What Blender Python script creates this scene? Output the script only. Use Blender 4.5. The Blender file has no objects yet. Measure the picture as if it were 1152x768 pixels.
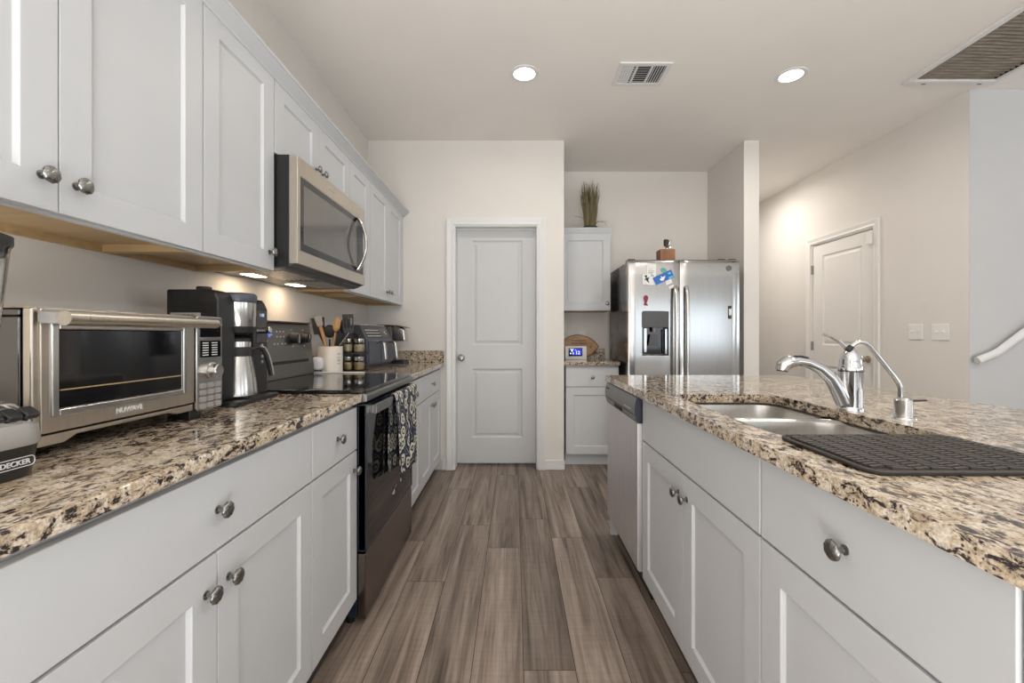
import bpy, bmesh, math, random
from mathutils import Vector, Matrix
PI = math.pi
rnd = random.Random(7)
S = bpy.context.scene
COL = S.collection

# ------------------------------------------------------------------ camera, world, lights, exposure
CAMZ = 1.127
cam_d = bpy.data.cameras.new('camera'); cam = bpy.data.objects.new('camera', cam_d); COL.objects.link(cam)
cam.location = (0, 0, CAMZ); cam.rotation_euler = (PI/2, 0, 0)
cam_d.sensor_width = 36; cam_d.lens = 15.25; cam_d.shift_x = -3/1152; cam_d.shift_y = -7/1152
cam_d.clip_start = 0.02
S.camera = cam
S.view_settings.view_transform = 'Standard'; S.view_settings.look = 'None'
S.view_settings.exposure = -0.06; S.view_settings.gamma = 1.0; S.view_settings.use_curve_mapping = False

W = bpy.data.worlds.new('world'); S.world = W; W.use_nodes = True
W.node_tree.nodes['Background'].inputs[0].default_value = (0.80, 0.90, 1.0, 1)
W.node_tree.nodes['Background'].inputs[1].default_value = 0.8

def area(name, loc, rot, sx, sy, power, col=(1, 1, 1), spread=PI, disk=False):
    l = bpy.data.lights.new(name, 'AREA'); l.shape = 'DISK' if disk else 'RECTANGLE'
    l.size = sx
    if not disk: l.size_y = sy
    l.energy = power; l.color = col; l.spread = spread
    o = bpy.data.objects.new(name, l); COL.objects.link(o)
    o.location = loc; o.rotation_euler = rot
    return o
# daylight entering through the windows behind the camera and the windows of the living room
DAY = (0.87, 0.95, 1.0)
UP = math.radians(35)     # much of the daylight comes up off the sunlit ground outside
area('daylight_wide_window', (4.35, -4.50, 1.36), (PI/2+UP*.4, 0, 0), 3.3, 1.2, 28, DAY)
area('daylight_back_window', (.5, -4.50, 1.36), (PI/2+UP*.4, 0, 0), 2.1, 1.2, 26, DAY)
area('daylight_side_window', (6.50, -2.6, 1.5), (PI/2+UP, 0, PI/2), 1.7, 1.3, 24, DAY)
area('daylight_side_window', (6.50, 0.6, 1.5), (PI/2+UP, 0, PI/2), 1.7, 1.3, 24, DAY)
# added fill light at living-room floor level, out of view, aimed at the ceiling
area('floor_fill', (.25, -2.3, .02), (PI, 0, 0), 2.8, 3.2, 290, (1, .985, .955))

# ------------------------------------------------------------------ node materials
MATS = {}
class NT:
    def __init__(s, name):
        m = bpy.data.materials.new(name); m.use_nodes = True
        s.m = m; s.t = m.node_tree; s.bsdf = s.t.nodes['Principled BSDF']; s.out = s.t.nodes['Material Output']
        MATS[name] = m
    def n(s, typ, **kw):
        d = s.t.nodes.new(typ)
        for k, v in kw.items():
            if k in d.inputs.keys(): d.inputs[k].default_value = v
            else: setattr(d, k, v)
        return d
    def l(s, a, b): s.t.links.new(a, b)
    def coord(s, scale=(1, 1, 1), rot=(0, 0, 0), kind='Object'):
        tc = s.n('ShaderNodeTexCoord'); mp = s.n('ShaderNodeMapping')
        mp.inputs['Scale'].default_value = scale; mp.inputs['Rotation'].default_value = rot
        s.l(tc.outputs[kind], mp.inputs[0]); return mp.outputs[0]
    def noise(s, vec, scale, detail=4, rough=.5, dist=0):
        d = s.n('ShaderNodeTexNoise'); d.inputs['Scale'].default_value = scale; d.inputs['Detail'].default_value = detail
        d.inputs['Roughness'].default_value = rough; d.inputs['Distortion'].default_value = dist
        if vec is not None: s.l(vec, d.inputs['Vector'])
        return d.outputs['Fac']
    def ramp(s, fac, stops, interp='LINEAR'):
        r = s.n('ShaderNodeValToRGB'); e = r.color_ramp.elements; r.color_ramp.interpolation = interp
        while len(e) < len(stops): e.new(.5)
        for x, (p, c) in zip(e, stops):
            x.position = p; x.color = (*c, 1) if len(c) == 3 else c
        s.l(fac, r.inputs[0]); return r.outputs[0]
    def mix(s, fac, a, b, mode='MIX'):
        d = s.n('ShaderNodeMix', data_type='RGBA', blend_type=mode)
        for v, i in ((fac, 0), (a, 6), (b, 7)):
            if isinstance(v, (int, float)): d.inputs[i].default_value = v
            elif isinstance(v, tuple): d.inputs[i].default_value = (*v, 1)
            else: s.l(v, d.inputs[i])
        return d.outputs[2]
    def math(s, op, a, b=0.0):
        d = s.n('ShaderNodeMath', operation=op)
        for v, i in ((a, 0), (b, 1)):
            if isinstance(v, (int, float)): d.inputs[i].default_value = v
            else: s.l(v, d.inputs[i])
        return d.outputs[0]
    def bump(s, h, strength, dist=.002):
        b = s.n('ShaderNodeBump'); b.inputs['Strength'].default_value = strength; b.inputs['Distance'].default_value = dist
        s.l(h, b.inputs['Height']); s.l(b.outputs[0], s.bsdf.inputs['Normal'])
    def set(s, **kw):
        for k, v in kw.items():
            k = k.replace('_', ' ')
            i = s.bsdf.inputs[k]
            if isinstance(v, (int, float)): i.default_value = v
            elif isinstance(v, tuple): i.default_value = (*v, 1)
            else: s.l(v, i)
        return s

def paint(name, col, rough=.5, var=.03, bump=.0, scale=6, spec=.5, coat=0, bscale=400):
    t = NT(name); v = t.coord()
    f = t.noise(v, scale, 3)
    a = tuple(c*(1-var) for c in col); b = tuple(min(1, c*(1+var)) for c in col)
    t.set(Base_Color=t.ramp(f, [(.3, a), (.7, b)]), Roughness=rough)
    t.bsdf.inputs['Specular IOR Level'].default_value = spec
    t.bsdf.inputs['Coat Weight'].default_value = coat
    if bump: t.bump(t.noise(v, bscale, 2), bump, .001)
    return t.m
def metal(name, col, rough=.25, stretch=(1, 1, 60), sc=8, var=.12, bump=.04):
    t = NT(name); v = t.coord(stretch)
    f = t.noise(v, sc, 3)
    t.set(Base_Color=t.ramp(f, [(.3, tuple(c*(1-var*.5) for c in col)), (.7, tuple(min(1, c*(1+var*.5)) for c in col))]), Metallic=1.0)
    r = t.n('ShaderNodeMapRange'); t.l(f, r.inputs[0]); r.inputs[3].default_value = rough*(1-var*2); r.inputs[4].default_value = rough*(1+var*2)
    t.set(Roughness=r.outputs[0])
    if bump: t.bump(f, bump, .0005)
    return t.m
def emit(name, col, strength):
    t = NT(name); t.set(Base_Color=(.02, .02, .02)); t.bsdf.inputs['Emission Color'].default_value = (*col, 1)
    v = t.coord(); f = t.noise(v, 3, 1)
    r = t.n('ShaderNodeMapRange'); t.l(f, r.inputs[0]); r.inputs[3].default_value = strength*.95; r.inputs[4].default_value = strength*1.05
    t.l(r.outputs[0], t.bsdf.inputs['Emission Strength']); return t.m

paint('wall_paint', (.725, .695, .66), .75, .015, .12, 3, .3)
paint('ceiling_paint', (.83, .80, .765), .85, .015, .25, 3, .2, bscale=250)
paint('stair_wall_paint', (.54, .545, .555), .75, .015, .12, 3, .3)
paint('trim_white', (.72, .72, .72), .38, .01)
paint('cabinet_white', (.555, .57, .59), .40, .012, spec=.3)
paint('door_white', (.57, .58, .59), .42, .01)
paint('side_door_white', (.76, .74, .71), .42, .01)
paint('black_plastic', (.012, .012, .013), .32, .1)
paint('soft_black', (.022, .021, .022), .55, .15)
paint('gloss_black', (.006, .006, .007), .06, .1, spec=.6)
paint('navy_black', (.014, .020, .032), .25, .1)
paint('slate_plastic', (.070, .080, .105), .30, .05)
paint('grey_plastic', (.34, .33, .32), .4, .03)
paint('dark_grey_plastic', (.085, .085, .09), .38, .05)
paint('toe_kick_brown', (.05, .038, .03), .6, .1)  # dark brown also stands in for the contact shadow under the doors
paint('white_plastic', (.80, .79, .77), .4, .02)
paint('switch_white', (.80, .785, .76), .35, .02)
paint('cream_ceramic', (.72, .69, .65), .25, .03)
paint('white_ceramic', (.68, .68, .71), .2, .02)
paint('paper_white', (.80, .80, .79), .7, .03)
paint('card_blue', (.015, .14, .50), .4, .15)
paint('card_cyan', (.16, .50, .66), .4, .1)
paint('ink_black', (.03, .03, .03), .6, .1)
paint('magnet_red', (.22, .01, .025), .35, .2)
paint('magnet_green', (.10, .38, .30), .4, .2)
paint('sticker_orange', (.75, .38, .12), .5, .1)
paint('label_grey', (.45, .44, .42), .6, .05)
paint('icon_white', (.75, .75, .75), .5, .02)
paint('spice', (.50, .36, .19), .8, .35, .4, 90)
paint('spice_pale', (.62, .52, .36), .8, .35, .4, 90)
paint('mat_dark', (.050, .043, .038), .55, .12, .2, 40)
paint('mat_base', (.020, .018, .017), .6, .12, .2, 40)
paint('mat_blue', (.05, .09, .15), .5, .1)
paint('filter_dark', (.25, .215, .175), .9, .15, .0, 12)
paint('duct_black', (.02, .02, .02), .8, .1)
paint('mounting_grey', (.28, .28, .28), .5, .05)
paint('brick_red_door', (.4, .38, .36), .5, .05)
metal('stainless', (.60, .59, .575), .20, (1, 1, 1), 12, .06, 0)
metal('stainless_h', (.62, .60, .57), .30, (1, 90, 90), 4)
metal('fridge_steel', (.44, .437, .433), .16, (60, 60, 1), 3, .08, .012)
metal('dish_steel', (.66, .64, .66), .42, (9, 9, 1), 3, .12, .0)
MATS['dish_steel'].node_tree.nodes['Principled BSDF'].inputs['Metallic'].default_value = .75
paint('dw_panel', (.15, .148, .15), .36, .03)
metal('warm_steel', (.58, .525, .455), .30, (60, 60, 2), 3, .1, .015)
metal('dark_steel', (.17, .163, .158), .26, (1, 1, 1), 9, .1, 0)
metal('brown_steel', (.20, .165, .15), .24, (2, 90, 90), 3, .1, .03)
metal('range_steel', (.20, .194, .186), .36, (2, 90, 90), 3, .1, .03)
metal('chrome', (.64, .65, .675), .07, (1, 1, 1), 5, .05, 0)
metal('pewter', (.29, .285, .275), .30, (1, 1, 1), 120, .25, .1)
metal('nickel', (.55, .50, .43), .28, (1, 1, 1), 20, .1, 0)
metal('sink_steel', (.58, .57, .55), .30, (80, 80, 2), 3, .1, .03)
emit('lamp_white', (1, .93, .83), 14)
emit('hood_lamp', (1, .80, .55), 10)
emit('screen_blue', (.02, .02, .75), .9)
emit('digit_white', (.55, .68, 1), 2.0)
emit('digit_cool', (.6, .7, .9), .9)
emit('power_blue', (.12, .22, .85), 1.0)

def wood(name, dark, light, stretch=(30, 2, 30), rough=.5):
    t = NT(name); v = t.coord(stretch)
    f = t.noise(v, 1.5, 6, .6, .8)
    t.set(Base_Color=t.ramp(f, [(.3, dark), (.7, light)]), Roughness=rough)
    t.bump(f, .05); return t.m
wood('maple', (.40, .27, .135), (.50, .36, .19), (25, 1.5, 25), .45)
wood('spoon_wood', (.42, .23, .10), (.58, .36, .17), (30, 30, 3), .55)
wood('brown_wood', (.16, .065, .025), (.30, .13, .05), (20, 20, 3), .45)
wood('board_wood', (.36, .20, .095), (.56, .33, .165), (4, 20, 30), .45)
wood('board_rim', (.10, .05, .025), (.16, .08, .04), (4, 20, 30), .5)
wood('grass', (.12, .095, .045), (.30, .26, .14), (8, 8, 1), .8)

# floor planks: a per-plank tone attribute shifts the grain
t = NT('plank_floor')
at = t.n('ShaderNodeAttribute', attribute_name='tone')
tc = t.n('ShaderNodeTexCoord'); cx = t.n('ShaderNodeCombineXYZ')
t.l(t.math('MULTIPLY', at.outputs['Fac'], 17.3), cx.inputs[0]); t.l(t.math('MULTIPLY', at.outputs['Fac'], 41.7), cx.inputs[1])
ad = t.n('ShaderNodeVectorMath', operation='ADD'); t.l(tc.outputs['Object'], ad.inputs[0]); t.l(cx.outputs[0], ad.inputs[1])
def mp(sc):
    m = t.n('ShaderNodeMapping'); m.inputs['Scale'].default_value = sc; t.l(ad.outputs[0], m.inputs[0]); return m.outputs[0]
broad = t.noise(mp((13, .7, 1)), 1.25, 3, .6, .9)
grain = t.noise(mp((70, 2.2, 1)), 1.6, 5, .65, .5)
saw = t.noise(mp((3, 60, 1)), 1.2, 3, .6)
base = t.ramp(broad, [(.28, (.075, .056, .044)), (.47, (.235, .188, .157)), (.74, (.40, .335, .29))])
g = t.ramp(grain, [(.32, (.42, .40, .385)), (.50, (1, 1, 1)), (.72, (1.22, 1.20, 1.18))])
c = t.mix(.55, base, g, 'MULTIPLY')
c = t.mix(.16, c, t.ramp(saw, [(.35, (.45, .42, .4)), (.6, (1, 1, 1))]), 'MULTIPLY')
tr = t.ramp(at.outputs['Fac'], [(0, (.80, .79, .77)), (1, (1.20, 1.18, 1.17))])
c = t.mix(1.0, c, tr, 'MULTIPLY')
t.set(Base_Color=c, Roughness=.42); t.bsdf.inputs['Specular IOR Level'].default_value = .35
t.bump(grain, .08, .001)
paint('floor_seam', (.02, .014, .010), .8, .1)

def granite(name):
    t = NT(name); v = t.coord((1, 1, 1))
    vs = t.coord((1.0, 0.55, 1.0), (0, 0, .7))
    big = t.noise(v, 6, 4, .6, .5)
    fleck = t.noise(vs, 74, 6, .66, .7)
    swirl = t.noise(v, 36, 5, .6, .8)
    fine = t.noise(v, 210, 3, .65)
    cream = t.ramp(swirl, [(.32, (.40, .31, .215)), (.46, (.58, .49, .37)), (.56, (.68, .61, .51)), (.70, (.75, .71, .645))])
    cream = t.mix(.75, cream, t.ramp(fine, [(.36, (.52, .45, .38)), (.58, (1.05, 1.04, 1.02))]), 'MULTIPLY')
    dens = t.math('MULTIPLY', t.math('SUBTRACT', big, .5), .24)
    fl = t.math('ADD', fleck, dens)
    brown = t.ramp(fl, [(.43, (1, 1, 1)), (.53, (0, 0, 0))])
    dark = t.ramp(t.math('ADD', fl, t.math('MULTIPLY', t.math('SUBTRACT', fine, .5), .22)), [(.425, (1, 1, 1)), (.455, (0, 0, 0))])
    c = t.mix(brown, cream, (.20, .14, .10))
    c = t.mix(dark, c, (.028, .023, .024))
    sp = t.n('ShaderNodeTexVoronoi'); sp.inputs['Scale'].default_value = 120; t.l(v, sp.inputs['Vector'])
    spk = t.ramp(sp.outputs['Distance'], [(.20, (1, 1, 1)), (.27, (0, 0, 0))])
    gate = t.ramp(t.noise(v, 17, 3), [(.47, (0, 0, 0)), (.54, (1, 1, 1))])
    c = t.mix(t.mix(1.0, spk, gate, 'MULTIPLY'), c, (.06, .045, .04))
    t.set(Base_Color=c, Roughness=.08); t.bsdf.inputs['Specular IOR Level'].default_value = .5
    return t.m
granite('granite')

# glass
t = NT('clear_glass'); t.set(Base_Color=t.ramp(t.noise(t.coord(), 3, 1), [(0, (.93, .95, .94)), (1, (.97, .98, .98))]), Roughness=.02)
t.bsdf.inputs['Transmission Weight'].default_value = 1; t.bsdf.inputs['IOR'].default_value = 1.45
def tinted(name, col):
    t = NT(name); tr = t.n('ShaderNodeBsdfTransparent'); gl = t.n('ShaderNodeBsdfGlossy')
    v = t.coord(); c = t.ramp(t.noise(v, 5, 1), [(.2, tuple(x*.93 for x in col)), (.8, col)])
    t.l(c, tr.inputs[0]); gl.inputs['Roughness'].default_value = .03
    fr = t.n('ShaderNodeFresnel'); fr.inputs[0].default_value = 1.5
    mx = t.n('ShaderNodeMixShader'); t.l(fr.outputs[0], mx.inputs[0]); t.l(tr.outputs[0], mx.inputs[1]); t.l(gl.outputs[0], mx.inputs[2])
    t.l(mx.outputs[0], t.out.inputs[0]); return t.m
tinted('oven_glass', (.22, .23, .24)); tinted('jar_glass', (.85, .88, .86))

# towel: navy cloth with cream rings and cups
t = NT('towel_cloth'); v = t.coord((17, 1, 14), kind='Object')
vo = t.n('ShaderNodeTexVoronoi'); vo.inputs['Scale'].default_value = 1.0; vo.inputs['Randomness'].default_value = .75
vo.voronoi_dimensions = '2D'
sx = t.n('ShaderNodeSeparateXYZ'); cb = t.n('ShaderNodeCombineXYZ'); t.l(v, sx.inputs[0]); t.l(sx.outputs[0], cb.inputs[0]); t.l(sx.outputs[2], cb.inputs[1])
t.l(cb.outputs[0], vo.inputs['Vector'])
d = t.math('ADD', vo.outputs['Distance'], t.math('MULTIPLY', t.math('SUBTRACT', t.noise(cb.outputs[0], 2.6, 2), .5), .35))
ring = t.ramp(d, [(0, (.62, .58, .47)), (.10, (.62, .58, .47)), (.12, (.016, .025, .05)), (.20, (.016, .025, .05)), (.23, (.66, .63, .53)), (.36, (.66, .63, .53)), (.39, (.014, .024, .05)), (.60, (.014, .024, .05)), (.62, (.50, .48, .42)), (.66, (.014, .024, .05))], 'LINEAR')
t.set(Base_Color=ring, Roughness=.9)
t.bump(t.noise(t.coord(), 700, 2), .2, .001)

# ------------------------------------------------------------------ geometry helpers
def V(*a): return Vector(a)
def newbm(): return bmesh.new()
def box(b, x0, x1, y0, y1, z0, z1):
    vs = [b.verts.new((x, y, z)) for z in (z0, z1) for x, y in ((x0, y0), (x1, y0), (x1, y1), (x0, y1))]
    for f in ((3, 2, 1, 0), (4, 5, 6, 7), (0, 1, 5, 4), (1, 2, 6, 5), (2, 3, 7, 6), (3, 0, 4, 7)):
        b.faces.new([vs[i] for i in f])
    return b
def basis(d):
    d = d.normalized(); a = V(0, 0, 1) if abs(d.z) < .9 else V(1, 0, 0)
    u = d.cross(a).normalized(); return u, d.cross(u).normalized()
def tube(b, pts, r, n=12, caps=True, sq=None):
    pts = [Vector(p) for p in pts]; rs = r if isinstance(r, (list, tuple)) else [r]*len(pts)
    rings = []; u0 = None
    for i, p in enumerate(pts):
        d = (pts[min(i+1, len(pts)-1)] - pts[max(i-1, 0)])
        u, w = basis(d)
        if u0 is not None:
            dn = d.normalized(); u = (u0 - dn*u0.dot(dn)).normalized(); w = dn.cross(u)
        u0 = u
        rr = rs[i]; ru, rw = rr if isinstance(rr, (list, tuple)) else (rr, rr)
        rings.append([b.verts.new(p + u*ru*math.cos(2*PI*k/n) + w*rw*math.sin(2*PI*k/n)) for k in range(n)])
    for a, c in zip(rings, rings[1:]):
        for k in range(n): b.faces.new((a[k], a[(k+1) % n], c[(k+1) % n], c[k]))
    if caps: b.faces.new(rings[0][::-1]); b.faces.new(rings[-1])
    return b
def cyl(b, p0, p1, r0, r1=None, n=28): return tube(b, [p0, p1], [r0, r0 if r1 is None else r1], n)
def lathe(b, prof, c=(0, 0, 0), n=32, axis='z', sx=1, sy=1):
    rings = []
    for r, h in prof:
        ring = []
        for k in range(n):
            x, y = r*math.cos(2*PI*k/n)*sx, r*math.sin(2*PI*k/n)*sy
            p = {'z': (x, y, h), 'y': (x, h, y), 'x': (h, x, y)}[axis]
            ring.append(b.verts.new((p[0]+c[0], p[1]+c[1], p[2]+c[2])))
        rings.append(ring)
    for a, d in zip(rings, rings[1:]):
        for k in range(n): b.faces.new((a[k], a[(k+1) % n], d[(k+1) % n], d[k]))
    if prof[0][0] > 1e-6: b.faces.new(rings[0][::-1])
    if prof[-1][0] > 1e-6: b.faces.new(rings[-1])
    bmesh.ops.remove_doubles(b, verts=b.verts, dist=1e-6)
    bmesh.ops.recalc_face_normals(b, faces=b.faces)
    return b
def prism(b, poly, h0, h1, axis='z'):
    """poly: list of 2-D points; axis 'z': (x,y), 'x': (y,z), 'y': (x,z)"""
    def P(p, h): return {'z': (p[0], p[1], h), 'x': (h, p[0], p[1]), 'y': (p[0], h, p[1])}[axis]
    a = [b.verts.new(P(p, h0)) for p in poly]; c = [b.verts.new(P(p, h1)) for p in poly]
    n = len(poly)
    b.faces.new(a[::-1]); b.faces.new(c)
    for k in range(n): b.faces.new((a[k], a[(k+1) % n], c[(k+1) % n], c[k]))
    bmesh.ops.recalc_face_normals(b, faces=b.faces)
    return b
def rrect(x0, x1, y0, y1, r, n=6):
    if not isinstance(r, (list, tuple)): r = [r]*4
    out = []
    for (cx, cy, a, q) in ((x1, y1, 0, r[0]), (x0, y1, PI/2, r[1]), (x0, y0, PI, r[2]), (x1, y0, 3*PI/2, r[3])):
        sx = -1 if cx == x1 else 1; sy = -1 if cy == y1 else 1
        if q <= 0: out.append((cx, cy)); continue
        for k in range(n+1):
            t_ = a + PI/2*k/n; out.append((cx+sx*q+q*math.cos(t_), cy+sy*q+q*math.sin(t_)))
    return out
def panel_slab(b, x0, x1, z0, z1, yf, yb, panels, rings):
    """slab with front at y=yf (facing -y) and back at yb; panels: (x0,x1,z0,z1) recesses; rings: (inset, depth)"""
    xs = sorted({x0, x1, *[p[0] for p in panels], *[p[1] for p in panels]})
    zs = sorted({z0, z1, *[p[2] for p in panels], *[p[3] for p in panels]})
    def inp(cx, cz):
        for p in panels:
            if p[0] < cx < p[1] and p[2] < cz < p[3]: return True
        return False
    def q(pts): b.faces.new([b.verts.new(p) for p in pts])
    for i in range(len(xs)-1):
        for j in range(len(zs)-1):
            a, c, e, f = xs[i], xs[i+1], zs[j], zs[j+1]
            if not inp((a+c)/2, (e+f)/2): q([(a, yf, e), (c, yf, e), (c, yf, f), (a, yf, f)])
    for p in panels:
        prev = [(p[0], yf, p[2]), (p[1], yf, p[2]), (p[1], yf, p[3]), (p[0], yf, p[3])]
        for ins, dep in rings:
            cur = [(p[0]+ins, yf+dep, p[2]+ins), (p[1]-ins, yf+dep, p[2]+ins), (p[1]-ins, yf+dep, p[3]-ins), (p[0]+ins, yf+dep, p[3]-ins)]
            for k in range(4): q([prev[k], prev[(k+1) % 4], cur[(k+1) % 4], cur[k]])
            prev = cur
        q(prev)
    q([(x0, yb, z0), (x0, yb, z1), (x1, yb, z1), (x1, yb, z0)])
    # side walls follow the cuts of the front so the shell closes
    for i in range(len(xs)-1):
        for z, s in ((z0, 1), (z1, -1)):
            pts = [(xs[i], yb, z), (xs[i+1], yb, z), (xs[i+1], yf, z), (xs[i], yf, z)]; q(pts[::s])
    for j in range(len(zs)-1):
        for x, s in ((x0, -1), (x1, 1)):
            pts = [(x, yf, zs[j]), (x, yb, zs[j]), (x, yb, zs[j+1]), (x, yf, zs[j+1])]; q(pts[::s])
    bmesh.ops.remove_doubles(b, verts=b.verts, dist=1e-5)
    bmesh.ops.recalc_face_normals(b, faces=b.faces)
    return b
def obj(name, b, mat, parent=None, bevel=0, seg=2, smooth=35, loc=None, rotz=None, rot=None):
    me = b if isinstance(b, bpy.types.Mesh) else None
    if me is None:
        me = bpy.data.meshes.new(name); b.to_mesh(me); b.free()
    me.materials.clear(); me.materials.append(MATS[mat])
    if smooth:
        me.shade_smooth(); me.set_sharp_from_angle(angle=math.radians(smooth))
    o = bpy.data.objects.new(name, me); COL.objects.link(o)
    if parent: o.parent = parent
    if loc: o.location = loc
    if rotz is not None: o.rotation_euler = (0, 0, rotz)
    if rot is not None: o.rotation_euler = rot
    if bevel:
        m = o.modifiers.new('bevel', 'BEVEL'); m.width = bevel; m.segments = seg; m.limit_method = 'ANGLE'; m.angle_limit = math.radians(40); m.harden_normals = True
    return o
def tag(o, label, cat, group=None):
    o['label'] = label; o['category'] = cat
    if group: o['group'] = group
    return o
def thing(name, label, cat, loc=(0, 0, 0), rotz=0, group=None):
    o = bpy.data.objects.new(name, None); COL.objects.link(o); o.empty_display_size = .05
    o.location = loc; o.rotation_euler = (0, 0, rotz); return tag(o, label, cat, group)
def struct(name, b, mat, parent=None, **kw):
    o = obj(name, b, mat, parent, **kw)
    if parent is None: o['kind'] = 'structure'
    return o
def text_mesh(s, size, extrude=.0004, align='CENTER', bold=0):
    cu = bpy.data.curves.new('lettering', 'FONT'); cu.body = s; cu.size = size; cu.extrude = extrude; cu.align_x = align; cu.align_y = 'CENTER'; cu.offset = bold
    o = bpy.data.objects.new('lettering', cu); COL.objects.link(o)
    dg = bpy.context.evaluated_depsgraph_get()
    me = bpy.data.meshes.new_from_object(o.evaluated_get(dg)); bpy.data.objects.remove(o); bpy.data.curves.remove(cu)
    return me
def lettering(name, s, size, mat, parent, loc, bold=0, extrude=.0004):
    """upright text facing local -y"""
    return obj(name, text_mesh(s, size, extrude, bold=bold), mat, parent, loc=loc, rot=(PI/2, 0, 0), smooth=0)
def B(*dims): return box(newbm(), *dims)
L90, R90 = PI/2, -PI/2

# ------------------------------------------------------------------ setting
CEIL, WY, LX = 2.761, 3.642, -1.231
NK, NB, STX0, STX1, RX, SY = .414, 4.334, 1.925, 2.052, 3.03, 2.894
BX, RXX, EY = -4.6, 6.6, 6.6      # back wall y, far living-room wall x, end of hall y
# floor of planks laid along y
b = newbm(); tones = []
PWID, PLEN, G = .175, 1.2, .0011
phase = {0: 2.66, 1: 2.415, 2: 3.22, -1: 3.5, -2: 2.574, -3: 3.187, -4: 2.38}
k = -8
while .03+PWID*k < RXX:
    x0, x1 = max(.03+PWID*k, LX-.1), min(.03+PWID*(k+1), RXX+.1)
    ph = phase.get(k, rnd.random()*PLEN); y = ph-PLEN*math.ceil((ph-(BX-.1))/PLEN)
    while y < EY+.1:
        ya, yb = max(y, BX-.1), min(y+PLEN, EY+.1); y += PLEN
        if yb-ya < .01 or x1-x0 < .01: continue
        vs = [b.verts.new(p) for p in ((x0+G, ya+G, 0), (x1-G, ya+G, 0), (x1-G, yb-G, 0), (x0+G, yb-G, 0))]
        b.faces.new(vs); tones.append(rnd.random())
    k += 1
n_pl = len(tones)
me = bpy.data.meshes.new('floor')
box(b, LX-.1, RXX+.1, BX-.1, EY+.1, -.08, -.0015); tones += [0]*6
b.to_mesh(me); b.free()
at = me.attributes.new('tone', 'FLOAT', 'FACE')
for i, v_ in enumerate(tones): at.data[i].value = v_
me.materials.append(MATS['plank_floor']); me.materials.append(MATS['floor_seam'])
for p in me.polygons: p.material_index = 0 if p.index < n_pl else 1
fo = bpy.data.objects.new('floor', me); COL.objects.link(fo); fo['kind'] = 'structure'
b = newbm(); HX0, HX1, HY0, HY1 = 2.54, 3.06, 2.07, 2.76
for a_ in ((LX-.1, HX0, BX-.1, EY+.1), (HX1, RXX+.1, BX-.1, EY+.1), (HX0, HX1, BX-.1, HY0), (HX0, HX1, HY1, EY+.1)): box(b, *a_, CEIL, CEIL+.1)
bmesh.ops.remove_doubles(b, verts=b.verts, dist=1e-5)
struct('ceiling', b, 'ceiling_paint', smooth=0)
struct('wall_left', B(LX-.1, LX, BX-.1, WY+.1, 0, CEIL), 'wall_paint')
# pantry wall with its door opening
DX0, DX1, DZ = -.510, .196, 2.052
b = newbm()
T = .115
box(b, LX, DX0-.006, WY, WY+T, 0, CEIL); box(b, DX1+.006, NK, WY, WY+T, 0, CEIL); box(b, DX0-.006, DX1+.006, WY, WY+T, DZ+.006, CEIL)
box(b, NK-.115, NK, WY+T, NB, 0, CEIL)
struct('wall_pantry', b, 'wall_paint', smooth=0)
struct('wall_nook', B(NK-.115, STX1, NB, NB+.12, 0, CEIL), 'wall_paint')
struct('wall_fridge_side', B(STX0, STX1, WY, EY, 0, CEIL), 'wall_paint')
b = newbm()
OY0, OY1, OZ = 3.656, 4.434, 2.045
box(b, RX, RX+.12, SY, OY0-.006, 0, CEIL); box(b, RX, RX+.12, OY1+.006, EY, 0, CEIL); box(b, RX, RX+.12, OY0-.006, OY1+.006, OZ+.006, CEIL)
struct('wall_right', b, 'wall_paint', smooth=0)
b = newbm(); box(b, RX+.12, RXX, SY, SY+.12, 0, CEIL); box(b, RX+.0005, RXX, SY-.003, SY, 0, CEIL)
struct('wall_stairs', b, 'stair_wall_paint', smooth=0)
struct('wall_hall_end', B(STX1, RX, EY, EY+.1, 0, CEIL), 'wall_paint')
struct('wall_pantry_inside', B(LX, NK-.115, NB+.4, NB+.5, 0, CEIL), 'wall_paint')
# living room shell behind the camera with its windows
def wall_open(name, axis, c0, c1, lo, hi, holes, mat):
    b = newbm()
    us = sorted({lo, hi, *[h[0] for h in holes], *[h[1] for h in holes]}); zs = sorted({0, CEIL, *[h[2] for h in holes], *[h[3] for h in holes]})
    for i in range(len(us)-1):
        for j in range(len(zs)-1):
            cu, cz = (us[i]+us[i+1])/2, (zs[j]+zs[j+1])/2
            if any(h[0] < cu < h[1] and h[2] < cz < h[3] for h in holes): continue
            if axis == 'y': box(b, us[i], us[i+1], c0, c1, zs[j], zs[j+1])
            else: box(b, c0, c1, us[i], us[i+1], zs[j], zs[j+1])
    bmesh.ops.remove_doubles(b, verts=b.verts, dist=1e-5)
    struct(name, b, mat, smooth=0)
wall_open('wall_back', 'y', BX-.1, BX, LX, RXX, [(2.6, 6.1, .68, 2.04), (-.6, 1.6, .68, 2.04)], 'wall_paint')
wall_open('wall_living', 'x', RXX, RXX+.1, BX, SY+.12, [(-3.5, -1.7, .75, 2.2), (-.3, 1.5, .75, 2.2)], 'wall_paint')
def win_frame(name, axis, c, u0, u1, z0, z1, mull):
    b = newbm(); w = .05
    def bb(a, d, e, f):
        if axis == 'y': box(b, a, d, c-.03, c+.03, e, f)
        else: box(b, c-.03, c+.03, a, d, e, f)
    bb(u0, u0+w, z0, z1); bb(u1-w, u1, z0, z1); bb(u0+w, u1-w, z0, z0+w); bb(u0+w, u1-w, z1-w, z1)
    for m in mull: bb(m-w/2, m+w/2, z0+w, z1-w)
    struct(name, b, 'trim_white', smooth=0)
win_frame('window_1', 'y', BX-.0, 2.6, 6.1, .68, 2.04, [3.77, 4.93])
win_frame('window_2', 'y', BX-.0, -.6, 1.6, .68, 2.04, [.5])
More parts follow.
